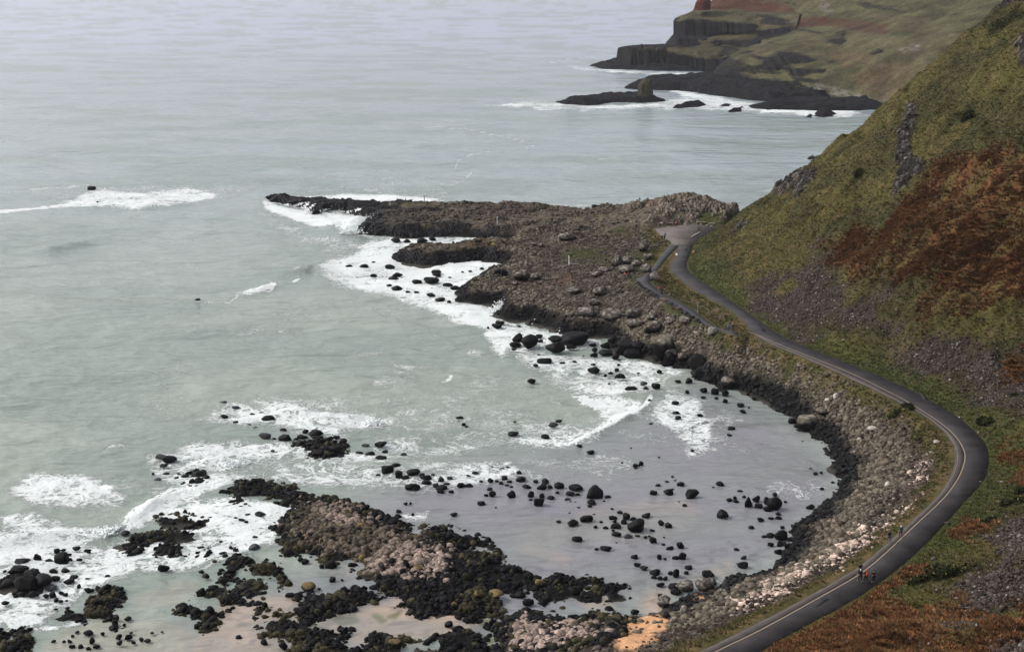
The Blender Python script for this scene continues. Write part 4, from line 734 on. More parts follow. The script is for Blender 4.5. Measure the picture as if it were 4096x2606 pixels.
for (zn, kd, shp), L_ in grp2.items():
    L_.sort(key=lambda q: q[1][0]); n = len(L_); big = max(L_, key=lambda q: q[1][2] * q[1][3])
    for k, (o, it) in enumerate(L_):
        if n == 1: lab = f'the only {shp} {kd} boulder {zn}'
        elif n == 2: lab = f'{"left" if k == 0 else "right"} one of two {shp} {kd} boulders {zn}'
        elif o is big[0] and 'sized' not in shp: lab = f'largest {shp} {kd} boulder {zn}'
        elif k == 0: lab = f'leftmost {shp} {kd} boulder {zn}'
        elif k == n - 1: lab = f'rightmost {shp} {kd} boulder {zn}'
        else: lab = f'{ORD[min(k, 19)]} from left {shp} {kd} boulder {zn}'
        tag(o, lab, 'boulder', f'boulders {zn}')

# ================================================================ GRASS AND BRACKEN TUFTS
def tufts(name, x, y, z, ht, wd, cols, seed, nb=7):
    r = np.random.default_rng(seed); n = len(x); a = r.uniform(0, 6.283, (n, nb)); rad = r.uniform(.1, 1, (n, nb)) * wd[:, None]
    base = np.stack([x[:, None] + np.cos(a) * rad * .5, y[:, None] + np.sin(a) * rad * .5, np.repeat(z[:, None] - .05, nb, 1)], -1)
    L = ht[:, None] * r.uniform(.6, 1.2, (n, nb)); tip = base + np.stack([np.cos(a) * rad * .9, np.sin(a) * rad * .9, L], -1)
    sd_ = np.stack([-np.sin(a), np.cos(a), 0 * a], -1) * (wd[:, None] * r.uniform(.15, .3, (n, nb)))[..., None]
    v = np.stack([base - sd_, base + sd_, tip], 2).reshape(-1, 3); f = np.arange(len(v)).reshape(-1, 3)
    c = np.repeat(cols[:, None, :] * r.uniform(.78, 1.28, (n, nb, 1)), 3, 1).reshape(-1, 3)
    return tag(mesh(name, v, f, M_LEAF, None, c), kind='stuff')
vis = (np.where(PX > 2048, (PX - 2048) * .72, 2048 - PX) < 2150) & (PY > -60) & (PY < 2700); lod = np.clip(220 / np.maximum(YY, 100), .2, 2) ** 1.2
x, y, z, i = scatter((hill * (1 - m_brk) * (1 - sm_ * .93) * (1 - m_rock * .9) * (dd > .5) + vg * .9 * (dOut > .9) + green * (~hill) * .5 * (dOut > .6)) * vis * lod, 98000, 51)
r = np.random.default_rng(52); n = len(x); ht = r.uniform(.10, .32, n); wd = r.uniform(.22, .6, n)
gm = col.reshape(-1, 3)[i]; cc = np.where(r.random((n, 1)) < .12, np.array(STRAW), gm) * r.uniform(1.2, 1.5, (n, 1))
ht *= np.where(vg.ravel()[i] > .3, 1.3, 1)
tufts('grass', x, y, z, ht, wd, cc, 53)
x, y, z, i = scatter(hill * m_brk * (dd > 1) * (.15 + ss(.38, .6, gA * .5 + gB * .5)) * vis * lod, 33000, 54); n = len(x)
cc = np.where(r.random((n, 1)) < .18, np.array((.075, .052, .022)), np.array(BRACK)) * r.uniform(.7, 2.0, (n, 1))
tufts('bracken', x, y, z, r.uniform(.2, .5, n), r.uniform(.3, .75, n), cc, 55, 9)
# dark gorse bushes: stem and a crown of leaf clumps
M_STEM = plain('woody_stem', (.05, .035, .025))
def bush(px, py, wpx, hpx, label, seed):
    p = hit(px, py); dist = math.hypot(p[0], p[1], HC - p[2]); wm = wpx * dist / F; hm_ = max(.6, hpx * dist / F * .75)
    e = empty('gorse_bush', p); tag(e, label, 'bush', 'dark gorse bushes on the slope'); q = np.random.default_rng(seed)
    n = int(500 + 900 * min(1.5, wm / 4)); nl = max(3, int(wm * 1.4)); lobes = np.c_[q.uniform(-.42, .42, nl) * wm, q.uniform(-.28, .28, nl) * wm, q.uniform(.2, .55, nl) * hm_]; lr = q.uniform(.22, .36, nl)
    k = q.integers(0, nl, n); d = q.normal(size=(n, 3)); d /= np.linalg.norm(d, axis=1)[:, None]; rad = q.uniform(.55, 1.05, n)
    c = lobes[k] + d * (rad * lr[k])[:, None] * np.array([wm * .75, wm * .65, hm_ * 1.1]); c[:, 2] = np.maximum(c[:, 2] , .04)
    c[:, 2] += hgt(p[0] + c[:, 0], p[1] + c[:, 1]) - p[2]
    a = q.normal(size=(n, 3, 3)) * .16 + 0; v = (c[:, None, :] + a).reshape(-1, 3)
    cc = np.repeat(np.where(q.random((n, 1)) < .08, np.array((.11, .085, .02)), np.array((.018, .022, .009))) * q.uniform(.5, 1.9, (n, 1)), 3, 0)
    mesh('foliage', v, np.arange(len(v)).reshape(-1, 3), M_LEAF, e, cc)
    sv, sf = [], []
    for j in range(min(nl, 5)):
        b0 = np.array([lobes[j, 0] * .3, lobes[j, 1] * .3, -.2]); t0 = lobes[j]
        for s_ in range(5): an = s_ * 1.2566; sv += [b0 + .07 * np.array([math.cos(an), math.sin(an), 0]), t0 + .03 * np.array([math.cos(an), math.sin(an), 0])]
        o_ = j * 10; sf += [[o_ + 2 * s_, o_ + 2 * ((s_ + 1) % 5), o_ + 2 * ((s_ + 1) % 5) + 1, o_ + 2 * s_ + 1] for s_ in range(5)]
    mesh('stem', sv, sf, M_STEM, e)
for k, (c_, x_, y_, w_, h_, lb) in enumerate([('K', 1790, 690, 340, 150, 'largest dark gorse bush, broad and spreading, below the scree'), ('K', 1590, 760, 170, 70, 'low dark gorse bush at the left foot of the largest bush'), ('K', 2110, 265, 130, 50, 'small gorse bush beside the top of the nearest scree'),
    ('K', 2310, 125, 170, 60, 'flat gorse bush on the grass right of the road bend'), ('J', 2090, 580, 170, 90, 'round dark gorse bush on green bank above the road bend'), ('J', 2330, 370, 50, 36, 'tiny dark bush alone on the upper grey scree'),
    ('J', 2390, 1150, 80, 60, 'dark bush at the right edge right of the bend'), ('M', 2220, 215, 260, 110, 'yellow-flecked gorse thicket near the top of the headland slope'), ('M', 1920, 1040, 110, 110, 'dark shrub in the middle of the green slope'),
    ('N', 560, 80, 90, 110, 'dark shrub above the rock outcrop near the slope edge'), ('N', 930, 230, 90, 60, 'brown shrub on the slope right of the outcrop'), ('J', 1420, 480, 180, 50, 'low hedge-like bush on the sea side of the road')]):
    o_ = CR[c_]; bush(o_[0] + x_ / o_[2], o_[1] + y_ / o_[2], w_ / o_[2], h_ / o_[2], lb, 400 + k)

# ================================================================ FAR HEADLANDS
def loft(name, contours, nu=320, nv=150, seed=500, rockp=(), redp_=(), tanp=(), base=(.074, .069, .034), kind='structure', label=None, cat=None, wrap=70, amp=2.2, greyp=()):
    cs = []
    for pts, Y, z in contours:
        p = resample(np.array(pts, float), nu) * K
        if z is not None: q = W(p[:, 0], p[:, 1], z); q = np.c_[q, np.full(nu, z)]
        else: q = None
        cs.append((p, Y, q))
    L_ = []
    for p, Y, q in cs: L_.append(q if q is not None else None)
    b0 = L_[0]
    for k, (p, Y, q) in enumerate(cs):
        if q is None: L_[k] = WY(p[:, 0], p[:, 1], b0[:, 1] + Y)
    A = np.stack(L_); foot = A[:1].copy(); foot[..., 2] = -3; A = np.concatenate([foot, A])
    tv = np.linspace(0, len(A) - 1, nv); i0 = np.minimum(tv.astype(int), len(A) - 2); a = (tv - i0)[:, None, None]
    S = A[i0] * (1 - a) + A[i0 + 1] * a
    qx, qy = P(S[..., 0], S[..., 1], S[..., 2])
    X_, Z__ = S[..., 0], S[..., 2]
    nzz = (fbm(X_ * .05 + 3, Z__ * .09 + S[..., 1] * .03, 5, seed) - .5)
    mr = np.zeros(X_.shape); md = np.zeros(X_.shape); mt = np.zeros(X_.shape); mg = np.zeros(X_.shape)
    for p in rockp: mr = np.maximum(mr, ss(-5, 5, sd(qx, qy, D(*p)) + nzz * 66))
    for p in redp_: md = np.maximum(md, ss(-5, 5, sd(qx, qy, D(*p)) + nzz * 34))
    for p in tanp: mt = np.maximum(mt, ss(-20, 20, sd(qx, qy, D(*p)) + nzz * 90))
    for p in greyp: mg = np.maximum(mg, ss(-8, 8, sd(qx, qy, D(*p)) + nzz * 50))
    mr = np.maximum(mr, .85 * ss(.66, .72, fbm(X_ * .045 + 9, Z__ * .16, 4, seed + 11)) * (Z__ > 4)); md = md * (.7 + .45 * ss(.35, .6, fbm(X_ * .08, Z__ * .3, 3, seed + 12)))
    rib = vn(X_ * .55, Z__ * .03, seed + 3); gl = fbm(X_ * .03, S[..., 1] * .03, 4, seed + 5)
    S[..., 1] -= mr * (3.2 + 2.6 * (rib - .5)) + (fbm(X_ * .07, Z__ * .12, 4, seed + 6) - .5) * amp * 2
    S[..., 2] += (fbm(X_ * .09, S[..., 1] * .09, 4, seed + 7) - .5) * amp * (Z__ > 3) + mr * (rib - .5) * .8
    c = mixc(np.zeros(X_.shape + (3,)) + base, np.array(base) * .62, ss(.42, .62, gl)); c = mixc(c, (.085, .067, .040), .5 * ss(.5, .7, fbm(X_ * .12, Z__ * .2, 4, seed + 8)))
    c = mixc(c, (.115, .055, .032), mt * .25); c = mixc(c, (.13, .12, .105), mg * .8 * ss(.4, .6, fbm(X_ * .5, Z__ * .7, 3, seed + 9)))
    c = mixc(c, (.058, .020, .013), np.minimum(md, 1) * .9); c = mixc(c, (.0055, .0055, .007), mr * (.85 + .15 * ss(.3, .6, rib)))
    if wrap:                                   # turn the left end back so the headland has a far side
        e = S[:, :1].copy(); W_ = []
        for t_ in (1.0, .8, .6, .4, .2): g_ = e.copy(); g_[..., 1] += wrap * t_; g_[..., 0] += wrap * .45 * t_ ** 2; W_.append(g_)
        S = np.concatenate(W_ + [S], 1); c = np.concatenate([c[:, :1]] * 5 + [c], 1)
    ny, nx = S.shape[:2]; idx = np.arange(ny * nx).reshape(ny, nx); q4 = np.stack([idx[:-1, :-1], idx[:-1, 1:], idx[1:, 1:], idx[1:, :-1]], -1).reshape(-1, 4)
    return tag(mesh(name, S.reshape(-1, 3), q4, M_FAR, None, c.reshape(-1, 3), True), label, cat, None, kind)
# nearer promontory and the long green slope
loft('hills', [([(1676, 184), (1700, 193), (1780, 203), (1850, 210), (1900, 216), (1960, 224), (2060, 240), (2160, 262), (2420, 272)], 0, 2.0), ([(1679, 170), (1720, 178), (1800, 187), (1880, 194), (1960, 200), (2080, 216), (2180, 230), (2440, 240)], 6, None),
    ([(1690, 157), (1750, 163), (1830, 172), (1910, 178), (2000, 182), (2090, 195), (2200, 205), (2460, 215)], 17, None), ([(1703, 147), (1760, 148), (1840, 154), (1920, 160), (2000, 160), (2090, 170), (2200, 180), (2460, 190)], 27, None),
    ([(1722, 133), (1780, 126), (1860, 131), (1950, 138), (2020, 128), (2110, 130), (2230, 140), (2490, 150)], 46, None), ([(1748, 118), (1800, 109), (1880, 105), (1960, 104), (2050, 95), (2150, 92), (2260, 100), (2520, 110)], 74, None),
    ([(1800, 99), (1840, 88), (1900, 80), (1970, 78), (2080, 60), (2180, 55), (2300, 60), (2560, 70)], 108, None), ([(1848, 80), (1880, 66), (1920, 61), (2000, 54), (2120, 25), (2220, 15), (2350, 20), (2610, 30)], 148, None), ([(1856, 70), (1890, 52), (1940, 45), (2020, 38), (2120, 8), (2250, -8), (2380, 0), (2640, 10)], 165, None),
    ([(1838, 36), (1900, 20), (1960, 12), (2060, 0), (2160, -12), (2300, -30), (2420, -30), (2680, -30)], 215, None), ([(1800, -8), (1900, -18), (1980, -25), (2080, -30), (2200, -40), (2350, -50), (2460, -60), (2720, -60)], 275, None), ([(1760, -60), (1900, -62), (1980, -66), (2080, -70), (2200, -80), (2350, -90), (2480, -100), (2740, -100)], 340, None)],
    seed=510, rockp=[[(1735, 122), (1760, 120), (1800, 127), (1860, 128), (1900, 134), (1940, 142), (1985, 145), (1975, 155), (1940, 150), (1900, 148), (1860, 150), (1800, 150), (1770, 140)], [(1672, 160), (1700, 163), (1740, 172), (1800, 182), (1870, 190), (1895, 200), (1900, 210), (1800, 205), (1720, 196), (1670, 186)],
        [(1780, 158), (1800, 155), (1830, 160), (1825, 167), (1795, 168)], [(1832, 155), (1870, 160), (1910, 160), (1945, 160), (1935, 172), (1900, 180), (1860, 178)], [(1860, 180), (1900, 182), (1925, 188), (1910, 196), (1870, 194)], [(1690, 158), (1730, 160), (1760, 172), (1720, 172)], [(1945, 100), (1985, 80), (1990, 95), (1970, 104)], [(2050, 118), (2068, 100), (2066, 118)]],
    redp_=[[(1868, 63), (1890, 48), (1915, 38), (1960, 48), (2040, 50), (2090, 56), (2080, 66), (2040, 72), (1980, 66), (1920, 58)], [(2040, 66), (2080, 72), (2130, 92), (2128, 96), (2070, 78)], [(1890, 52), (1860, 44), (1880, 40)]],
    tanp=[[(2010, 180), (2080, 160), (2200, 150), (2240, 200), (2100, 235), (2030, 215)], [(1940, 118), (2040, 110), (2060, 150), (1980, 160)]], greyp=[[(1840, 214), (1900, 200), (1980, 210), (2060, 232), (2160, 250), (2060, 250), (1900, 230)], [(1930, 0), (1960, 0), (1955, 30), (1935, 30)], [(2120, 118), (2160, 108), (2180, 118), (2140, 128)]])
# farthest headland with the organ-pipe cliff
loft('headland', [([(1446, 152), (1480, 158), (1560, 161), (1620, 163), (1690, 167), (1780, 175)], 0, 1.0), ([(1452, 114), (1480, 110), (1530, 112), (1560, 115), (1600, 128), (1650, 133), (1700, 136), (1790, 140)], 4, None),
    ([(1462, 111), (1500, 109), (1540, 110), (1565, 108), (1590, 112), (1640, 118), (1700, 120), (1800, 122)], 14, None), ([(1564, 108), (1575, 106), (1590, 106), (1610, 107), (1640, 108), (1700, 110), (1810, 112)], 30, None), ([(1566, 100), (1576, 95), (1590, 93), (1610, 93), (1640, 95), (1700, 96), (1815, 96)], 36, None),
    ([(1583, 82), (1600, 83), (1640, 84), (1700, 83), (1780, 86), (1860, 78)], 50, None), ([(1583, 50), (1600, 49), (1660, 51), (1720, 56), (1780, 60), (1870, 68)], 54, None), ([(1588, 43), (1620, 31), (1650, 26), (1720, 26), (1800, 30), (1880, 36)], 84, None), ([(1640, 22), (1660, 21), (1690, 21), (1740, 22), (1800, 25), (1890, 32)], 100, None),
    ([(1676, 2), (1690, 1), (1720, 2), (1760, 3), (1820, 8), (1900, 20)], 104, None), ([(1690, -14), (1720, -14), (1760, -14), (1800, -12), (1840, -10), (1920, -5)], 130, None), ([(1720, -60), (1750, -60), (1790, -60), (1820, -60), (1860, -60), (1940, -50)], 180, None)],
    seed=530, base=(.068, .060, .032), wrap=60, amp=1.6, rockp=[[(1440, 108), (1480, 106), (1560, 112), (1570, 122), (1620, 132), (1690, 134), (1720, 120), (1760, 130), (1700, 172), (1440, 172)], [(1578, 46), (1660, 50), (1720, 56), (1780, 60), (1850, 64), (1880, 70), (1840, 80), (1800, 86), (1700, 83), (1578, 84)],
        [(1564, 98), (1580, 93), (1640, 94), (1645, 104), (1600, 108), (1564, 110)], [(1662, 98), (1700, 92), (1780, 93), (1775, 108), (1690, 106)], [(1640, 88), (1662, 90), (1650, 93)], [(1450, 105), (1570, 100), (1566, 116), (1450, 118)]], redp_=[[(1640, 22), (1676, -2), (1760, 0), (1850, 12), (1870, 28), (1800, 30), (1720, 24)]])
def shelf(name, outline, hmax, slope_, seed, label=None, cat=None, kind='structure', step=1.2, grp_=None):
    p = D(*outline); q = W(p[:, 0], p[:, 1], 0); lo = q.min(0) - 3; hi = q.max(0) + 3; xs = np.arange(lo[0], hi[0], step); ys = np.arange(lo[1], hi[1], step * 1.5); x_, y_ = np.meshgrid(xs, ys)
    d = sd(x_, y_, q) + (fbm(x_ * .12, y_ * .12, 4, seed) - .5) * 8; z_ = np.where(d > 0, np.minimum(d * slope_, hmax * (.35 + 1.1 * fbm(x_ * .1, y_ * .06, 4, seed + 1))) + .3 + (vn(x_ * .4, y_ * .4, seed + 2) - .5) * 1.2, np.maximum(d * .4, -2))
    k = z_ > -1.9; ny, nx = x_.shape; idx = np.arange(ny * nx).reshape(ny, nx); k4 = k[:-1, :-1] | k[1:, 1:]; q4 = np.stack([idx[:-1, :-1], idx[:-1, 1:], idx[1:, 1:], idx[1:, :-1]], -1)[k4]
    us = np.zeros(ny * nx, bool); us[q4.ravel()] = True; mp_ = np.cumsum(us) - 1; v = np.stack([x_, y_, z_], -1).reshape(-1, 3)[us]
    c = np.array((.0075, .0075, .009)) * (.6 + 1.2 * fbm(v[:, 0] * .3, v[:, 1] * .3, 3, seed))[:, None]
    return tag(mesh(name, v, mp_[q4], M_FAR, None, c, True), label, cat, grp_, kind)
shelf('rock_shelf', [(1463, 208), (1490, 197), (1520, 189), (1580, 185), (1640, 183), (1676, 176), (1760, 188), (1900, 203), (1990, 216), (1985, 226), (1900, 236), (1850, 238), (1800, 238), (1760, 235), (1720, 229), (1660, 221), (1600, 213), (1540, 213), (1490, 211)], 5.5, .5, 600)
shelf('rock_shelf', [(1386, 155), (1420, 148), (1450, 144), (1560, 155), (1690, 163), (1700, 168), (1660, 168), (1560, 167), (1480, 164), (1420, 162)], 4.5, .4, 610)
shelf('rock_shelf', [(1757, 253), (1775, 247), (1810, 241), (1860, 237), (1930, 238), (2000, 236), (2080, 238), (2120, 262), (2040, 258), (1960, 261), (1880, 259), (1800, 259)], 4, .3, 620)
G3 = 'low black rocks in the white water below the headlands'
shelf('sea_rock', [(1312, 241), (1340, 234), (1420, 227), (1500, 222), (1545, 229), (1562, 238), (1520, 242), (1440, 241), (1380, 247), (1330, 245)], 3.2, .4, 630, 'long flat black rock shelf carrying the sea stack', 'rock', None, 1.0, G3)
shelf('sea_rock', [(1580, 255), (1610, 246), (1655, 242), (1661, 248), (1620, 254)], 3, .5, 640, 'wedge-shaped black rock right of the sea stack shelf', 'rock', None, .8, G3)
shelf('sea_rock', [(1690, 251), (1700, 246), (1722, 245), (1716, 251)], 2.4, .5, 650, 'tiny black rock between the wedge rock and the far beach', 'rock', None, .8, G3)
shelf('sea_rock', [(1717, 263), (1735, 255), (1747, 252), (1742, 262)], 2.6, .5, 660, 'small tilted black rock left of the far beach shelf', 'rock', None, .8, G3)
shelf('sea_rock', [(1892, 276), (1900, 270), (1913, 271), (1912, 276)], 2.4, .6, 670, 'smaller left rock of the pair off the far beach', 'rock', None, .7, G3)
shelf('sea_rock', [(1914, 272), (1930, 264), (1960, 267), (1963, 274), (1935, 275)], 3, .6, 680, 'longer right rock of the pair off the far beach', 'rock', None, .7, G3)
def crag(name, outline, Y, depth, label, cat, basec, seed):
    """a free-standing rock: rings up from its foot, each as wide as the rock is there"""
    v, f = [], []; nr_, na = len(outline), 28
    for k, (xl, xr, yy) in enumerate(outline):
        a = WY(xl * K, yy * K, Y); c = WY(xr * K, yy * K, Y); m_ = (a + c) / 2; rx = abs(c[0] - a[0]) / 2
        for j in range(na):
            an = 2 * np.pi * j / na; n_ = 1 + .22 * (vn(j * .9 + seed, k * .8, seed) - .5) * (1 if k < nr_ - 1 else .3); v.append([m_[0] + math.cos(an) * rx * n_, m_[1] + math.sin(an) * min(depth, rx * 1.1) * n_, m_[2]])
    for k in range(nr_ - 1): f += [[k * na + j, k * na + (j + 1) % na, (k + 1) * na + (j + 1) % na, (k + 1) * na + j] for j in range(na)]
    v = np.array(v); top = (nr_ - 1) * na; f += [[top + j, top + j + 1, top + na - 2 - j, top + na - 1 - j] for j in range(na // 2 - 1)]
    c = np.array(basec) * (.5 + fbm(v[:, 0] * .5, v[:, 2] * .6, 3, seed))[:, None]
    return tag(mesh(name, v, f, M_FAR, None, c, True), label, cat)
YS = float(W(1518 * K, 236 * K, 0)[1])
crag('sea_stack', [(1494, 1542, 238), (1496, 1540, 230), (1499, 1536, 222), (1500, 1535, 214), (1498, 1534, 207), (1501, 1534, 199), (1505, 1532, 193), (1508, 1530, 189), (1512, 1527, 186), (1517, 1522, 184.5)], YS, 8, 'squat green-brown rock stack standing on a black shelf in the surf', 'sea stack', (.045, .042, .026), 5)
Yc = float(W(1640 * K, 164 * K, 1)[1]) + 96
crag('chimney_rock', [(1630, 1672, 24), (1632, 1671, 16), (1634, 1671, 8), (1638, 1670, 2), (1642, 1669, -6), (1648, 1666, -14), (1652, 1662, -20)], Yc, 9, 'red rock stack separated by a notch from the red cliff', 'rock stack', (.085, .024, .018), 8)
crag('pinnacle', [(1502, 1513, 113), (1504, 1512, 108), (1506, 1511, 105), (1508, 1510, 103)], Yc - 80, 3, 'small dark pinnacle on the flat black cliff top', 'rock', (.02, .02, .022), 9)

# ================================================================ AIR
hv = [(sx_ * 45000, yy_, zz_) for zz_ in (-6, 140) for yy_ in (-60, 19900) for sx_ in (-1, 1)]
hb = NB('sea_air'); hb.t.nodes.remove(hb.b); pv_ = hb.n('ShaderNodeVolumePrincipled'); pv_.inputs['Color'].default_value = (.93, .93, 1.0, 1); pv_.inputs['Density'].default_value = .00004; pv_.inputs['Anisotropy'].default_value = .1
hb.l(pv_.outputs[0], hb.o.inputs['Volume'])
tag(mesh('haze', hv, [(0, 2, 3, 1), (4, 5, 7, 6), (0, 1, 5, 4), (2, 6, 7, 3), (0, 4, 6, 2), (1, 3, 7, 5)], hb.m), kind='stuff')

# ================================================================ PEOPLE
def skinmesh(pts, edges, rad, sub=1):
    me = bpy.data.meshes.new('tmp'); me.from_pydata(pts, edges, []); o = bpy.data.objects.new('tmp', me); C.objects.link(o)
    md = o.modifiers.new('s', 'SKIN'); md.use_smooth_shade = True
    for k, r_ in enumerate(rad): me.skin_vertices[0].data[k].radius = (r_, r_) if not isinstance(r_, tuple) else r_
    me.skin_vertices[0].data[0].use_root = True
    o.modifiers.new('d', 'SUBSURF').levels = sub
    dg = bpy.context.evaluated_depsgraph_get(); m2 = bpy.data.meshes.new_from_object(o.evaluated_get(dg)); bpy.data.objects.remove(o); bpy.data.meshes.remove(me); return m2
def person_meshes(stride, armL, armR, bend=0.0):
    """one standing figure 1.72 m tall facing -Y; stride splits the feet, arms are hand positions"""
    hip, kn, an = .90, .48, .08
    J = {'pel': (0, 0, .95), 'chest': (0, -.02 - bend, 1.28), 'neck': (0, -.03 - bend * 1.4, 1.47), 'head': (0, -.05 - bend * 1.5, 1.58), 'crown': (0, -.04 - bend * 1.5, 1.68)}
    for s_, sg in (('L', -1), ('R', 1)):
        st = stride * sg; J['hip' + s_] = (.09 * sg, 0, hip); J['kn' + s_] = (.10 * sg, -st * .5 - .03, kn); J['an' + s_] = (.10 * sg, -st, an); J['toe' + s_] = (.11 * sg, -st - .17, .04)
        J['sh' + s_] = (.19 * sg, -.02 - bend, 1.40); hd = armL if s_ == 'L' else armR; J['hd' + s_] = hd; J['el' + s_] = ((.19 * sg + hd[0]) / 2 + .05 * sg, (-.02 - bend + hd[1]) / 2 + .07, (1.40 + hd[2]) / 2 - .02)
    rad = {'pel': (.155, .115), 'chest': (.165, .115), 'neck': .055, 'head': .092, 'crown': .065, 'hip': .088, 'kn': .062, 'an': .042, 'toe': .035, 'sh': .068, 'el': .045, 'hd': .032}
    bo = [('pel', 'chest'), ('chest', 'neck'), ('neck', 'head'), ('head', 'crown')] + [e for s_ in 'LR' for e in (('pel', 'hip' + s_), ('hip' + s_, 'kn' + s_), ('kn' + s_, 'an' + s_), ('an' + s_, 'toe' + s_), ('chest', 'sh' + s_), ('sh' + s_, 'el' + s_), ('el' + s_, 'hd' + s_))]
    def build(names, edges, grow, sub=1):
        ix = {n: i for i, n in enumerate(names)}; key = lambda n: n if n in rad else n[:-1]
        rr_ = [tuple(q + grow for q in rad[key(n)]) if isinstance(rad[key(n)], tuple) else rad[key(n)] + grow for n in names]
        return skinmesh([J[n] for n in names], [(ix[a], ix[b]) for a, b in edges if a in ix and b in ix], rr_, sub)
    allj = ['pel', 'chest', 'neck', 'head', 'crown'] + [k + s_ for s_ in 'LR' for k in ('hip', 'kn', 'an', 'toe', 'sh', 'el', 'hd')]
    body = build(allj, bo, 0)
    jacket = build(['pel', 'chest', 'shL', 'elL', 'shR', 'elR'], bo, .026); trousers = build(['pel', 'hipL', 'knL', 'anL', 'hipR', 'knR', 'anR'], bo, .016)
    bm = bmesh.new(); bm.from_mesh(body)       # fingers, thumb, nose and ears grow out of the same body mesh
    def cone(a, b, r0, r1):
        a, b = Vector(a), Vector(b); d = b - a; m = Matrix.Translation((a + b) / 2) @ d.to_track_quat('Z', 'Y').to_matrix().to_4x4(); bmesh.ops.create_cone(bm, cap_ends=True, segments=5, radius1=r0, radius2=r1, depth=d.length, matrix=m)
    for s_, sg in (('L', -1), ('R', 1)):
        h = Vector(J['hd' + s_]); d = (h - Vector(J['el' + s_])).normalized(); sd_ = Vector((0, 1, 0)).cross(d).normalized(); pr = d.cross(sd_).normalized()
        for k, l_ in enumerate((.068, .078, .073, .056)): a = h + d * .03 + pr * (.024 * (k - 1.5)); m_ = a + d * l_ * .55; cone(a, m_, .010, .009); cone(m_, m_ + d * l_ * .42 - sd_ * sg * .02, .009, .007)
        cone(h - pr * .025, h - pr * .055 + d * .045, .011, .008)
        cone(Vector(J['head']) + Vector((.085 * sg, 0, .0)), Vector(J['head']) + Vector((.102 * sg, .01, .02)), .024, .02)
    cone(Vector(J['head']) + Vector((0, -.085, .015)), Vector(J['head']) + Vector((0, -.115, -.012)), .010, .017)
    bm.to_mesh(body); bm.free()
    bm = bmesh.new(); bmesh.ops.create_uvsphere(bm, u_segments=14, v_segments=8, radius=1); bmesh.ops.delete(bm, geom=[v for v in bm.verts if v.co.z < -.25 and v.co.y < .35], context='VERTS')
    hd_ = Vector(J['head']); bmesh.ops.transform(bm, matrix=Matrix.Translation(hd_ + Vector((0, .012, .045))) @ Matrix.Diagonal((.107, .112, .112, 1)), verts=bm.verts); hair = bpy.data.meshes.new('hair'); bm.to_mesh(hair); bm.free()
    return dict(body=body, jacket=jacket, trousers=trousers, hair=hair, J=J)
POSE = {'walk': person_meshes(.24, (-.27, .10, .86), (.27, -.16, .88)), 'stand': person_meshes(.03, (-.26, -.05, .84), (.26, -.05, .84)), 'photo': person_meshes(.05, (-.10, -.34, 1.36), (.10, -.34, 1.36)), 'wave': person_meshes(.06, (-.26, -.02, .86), (.46, -.12, 1.72)), 'crouch': person_meshes(.14, (-.20, -.36, .70), (.18, -.38, .74), .20)}
PM = {}
def cmat(c):
    if c not in PM: PM[c] = plain('cloth_' + c if c != 'skin' else 'skin', {'black': (.010, .010, .012), 'dark': (.022, .022, .026), 'orange': (.75, .12, .03), 'red': (.55, .03, .03), 'darkred': (.14, .02, .02), 'pink': (.62, .05, .10), 'blue': (.03, .08, .32), 'sky': (.05, .16, .36), 'jeans': (.05, .08, .15), 'white': (.75, .75, .74), 'teal': (.02, .10, .12), 'yellow': (.70, .75, .02), 'green': (.02, .045, .028), 'brown': (.06, .04, .028), 'grey': (.22, .20, .18), 'skin': (.45, .28, .2), 'hair': (.03, .02, .014)}[c], .8, .12, 9)
    return PM[c]
def person(px, py, jk, tr, hat, pose, face, label, group, child=1.0, bag=None):
    p = hit(px, py); e = empty('person', (p[0], p[1] + .1, p[2] + (.01 if p[2] > ZR - .2 and p[2] < ZR + .1 else .12)), R(face)); e.scale = (child,) * 3; tag(e, label, 'person', group); m = POSE[pose]
    if samp(dOut, p[0], p[1]) < .3: e.location.z = ZR + .01
    for nm, c_ in (('body', 'skin'), ('jacket', jk), ('trousers', tr), ('hat' if hat != 'hair' else 'hair', hat)):
        me = m['hair' if nm == 'hat' else nm]; o = bpy.data.objects.new(nm, me); C.objects.link(o); o.parent = e
        if not me.materials: me.materials.append(None)
        o.material_slots[0].link = 'OBJECT'; o.material_slots[0].material = cmat(c_)
        for pl in me.polygons: pl.use_smooth = True
    if bag:
        bm = bmesh.new(); bmesh.ops.create_cube(bm, size=1); bmesh.ops.bevel(bm, geom=bm.edges[:], offset=.22, segments=2, affect='EDGES'); bmesh.ops.transform(bm, matrix=Matrix.Translation((0, .17, 1.24)) @ Matrix.Diagonal((.30, .17, .42, 1)), verts=bm.verts)
        me = bpy.data.meshes.new('backpack'); bm.to_mesh(me); bm.free(); me.materials.append(cmat(bag)); o = bpy.data.objects.new('backpack', me); C.objects.link(o); o.parent = e; return e
def zp(c_, x, y): o_ = CR[c_]; return o_[0] + x / o_[2], o_[1] + y / o_[2]
GT, GCW, GL, GP, GRD = 'visitors on the turning circle', 'visitors out on the causeway', 'visitors on the stony flat', 'walkers on the footpath', 'walkers on the road'
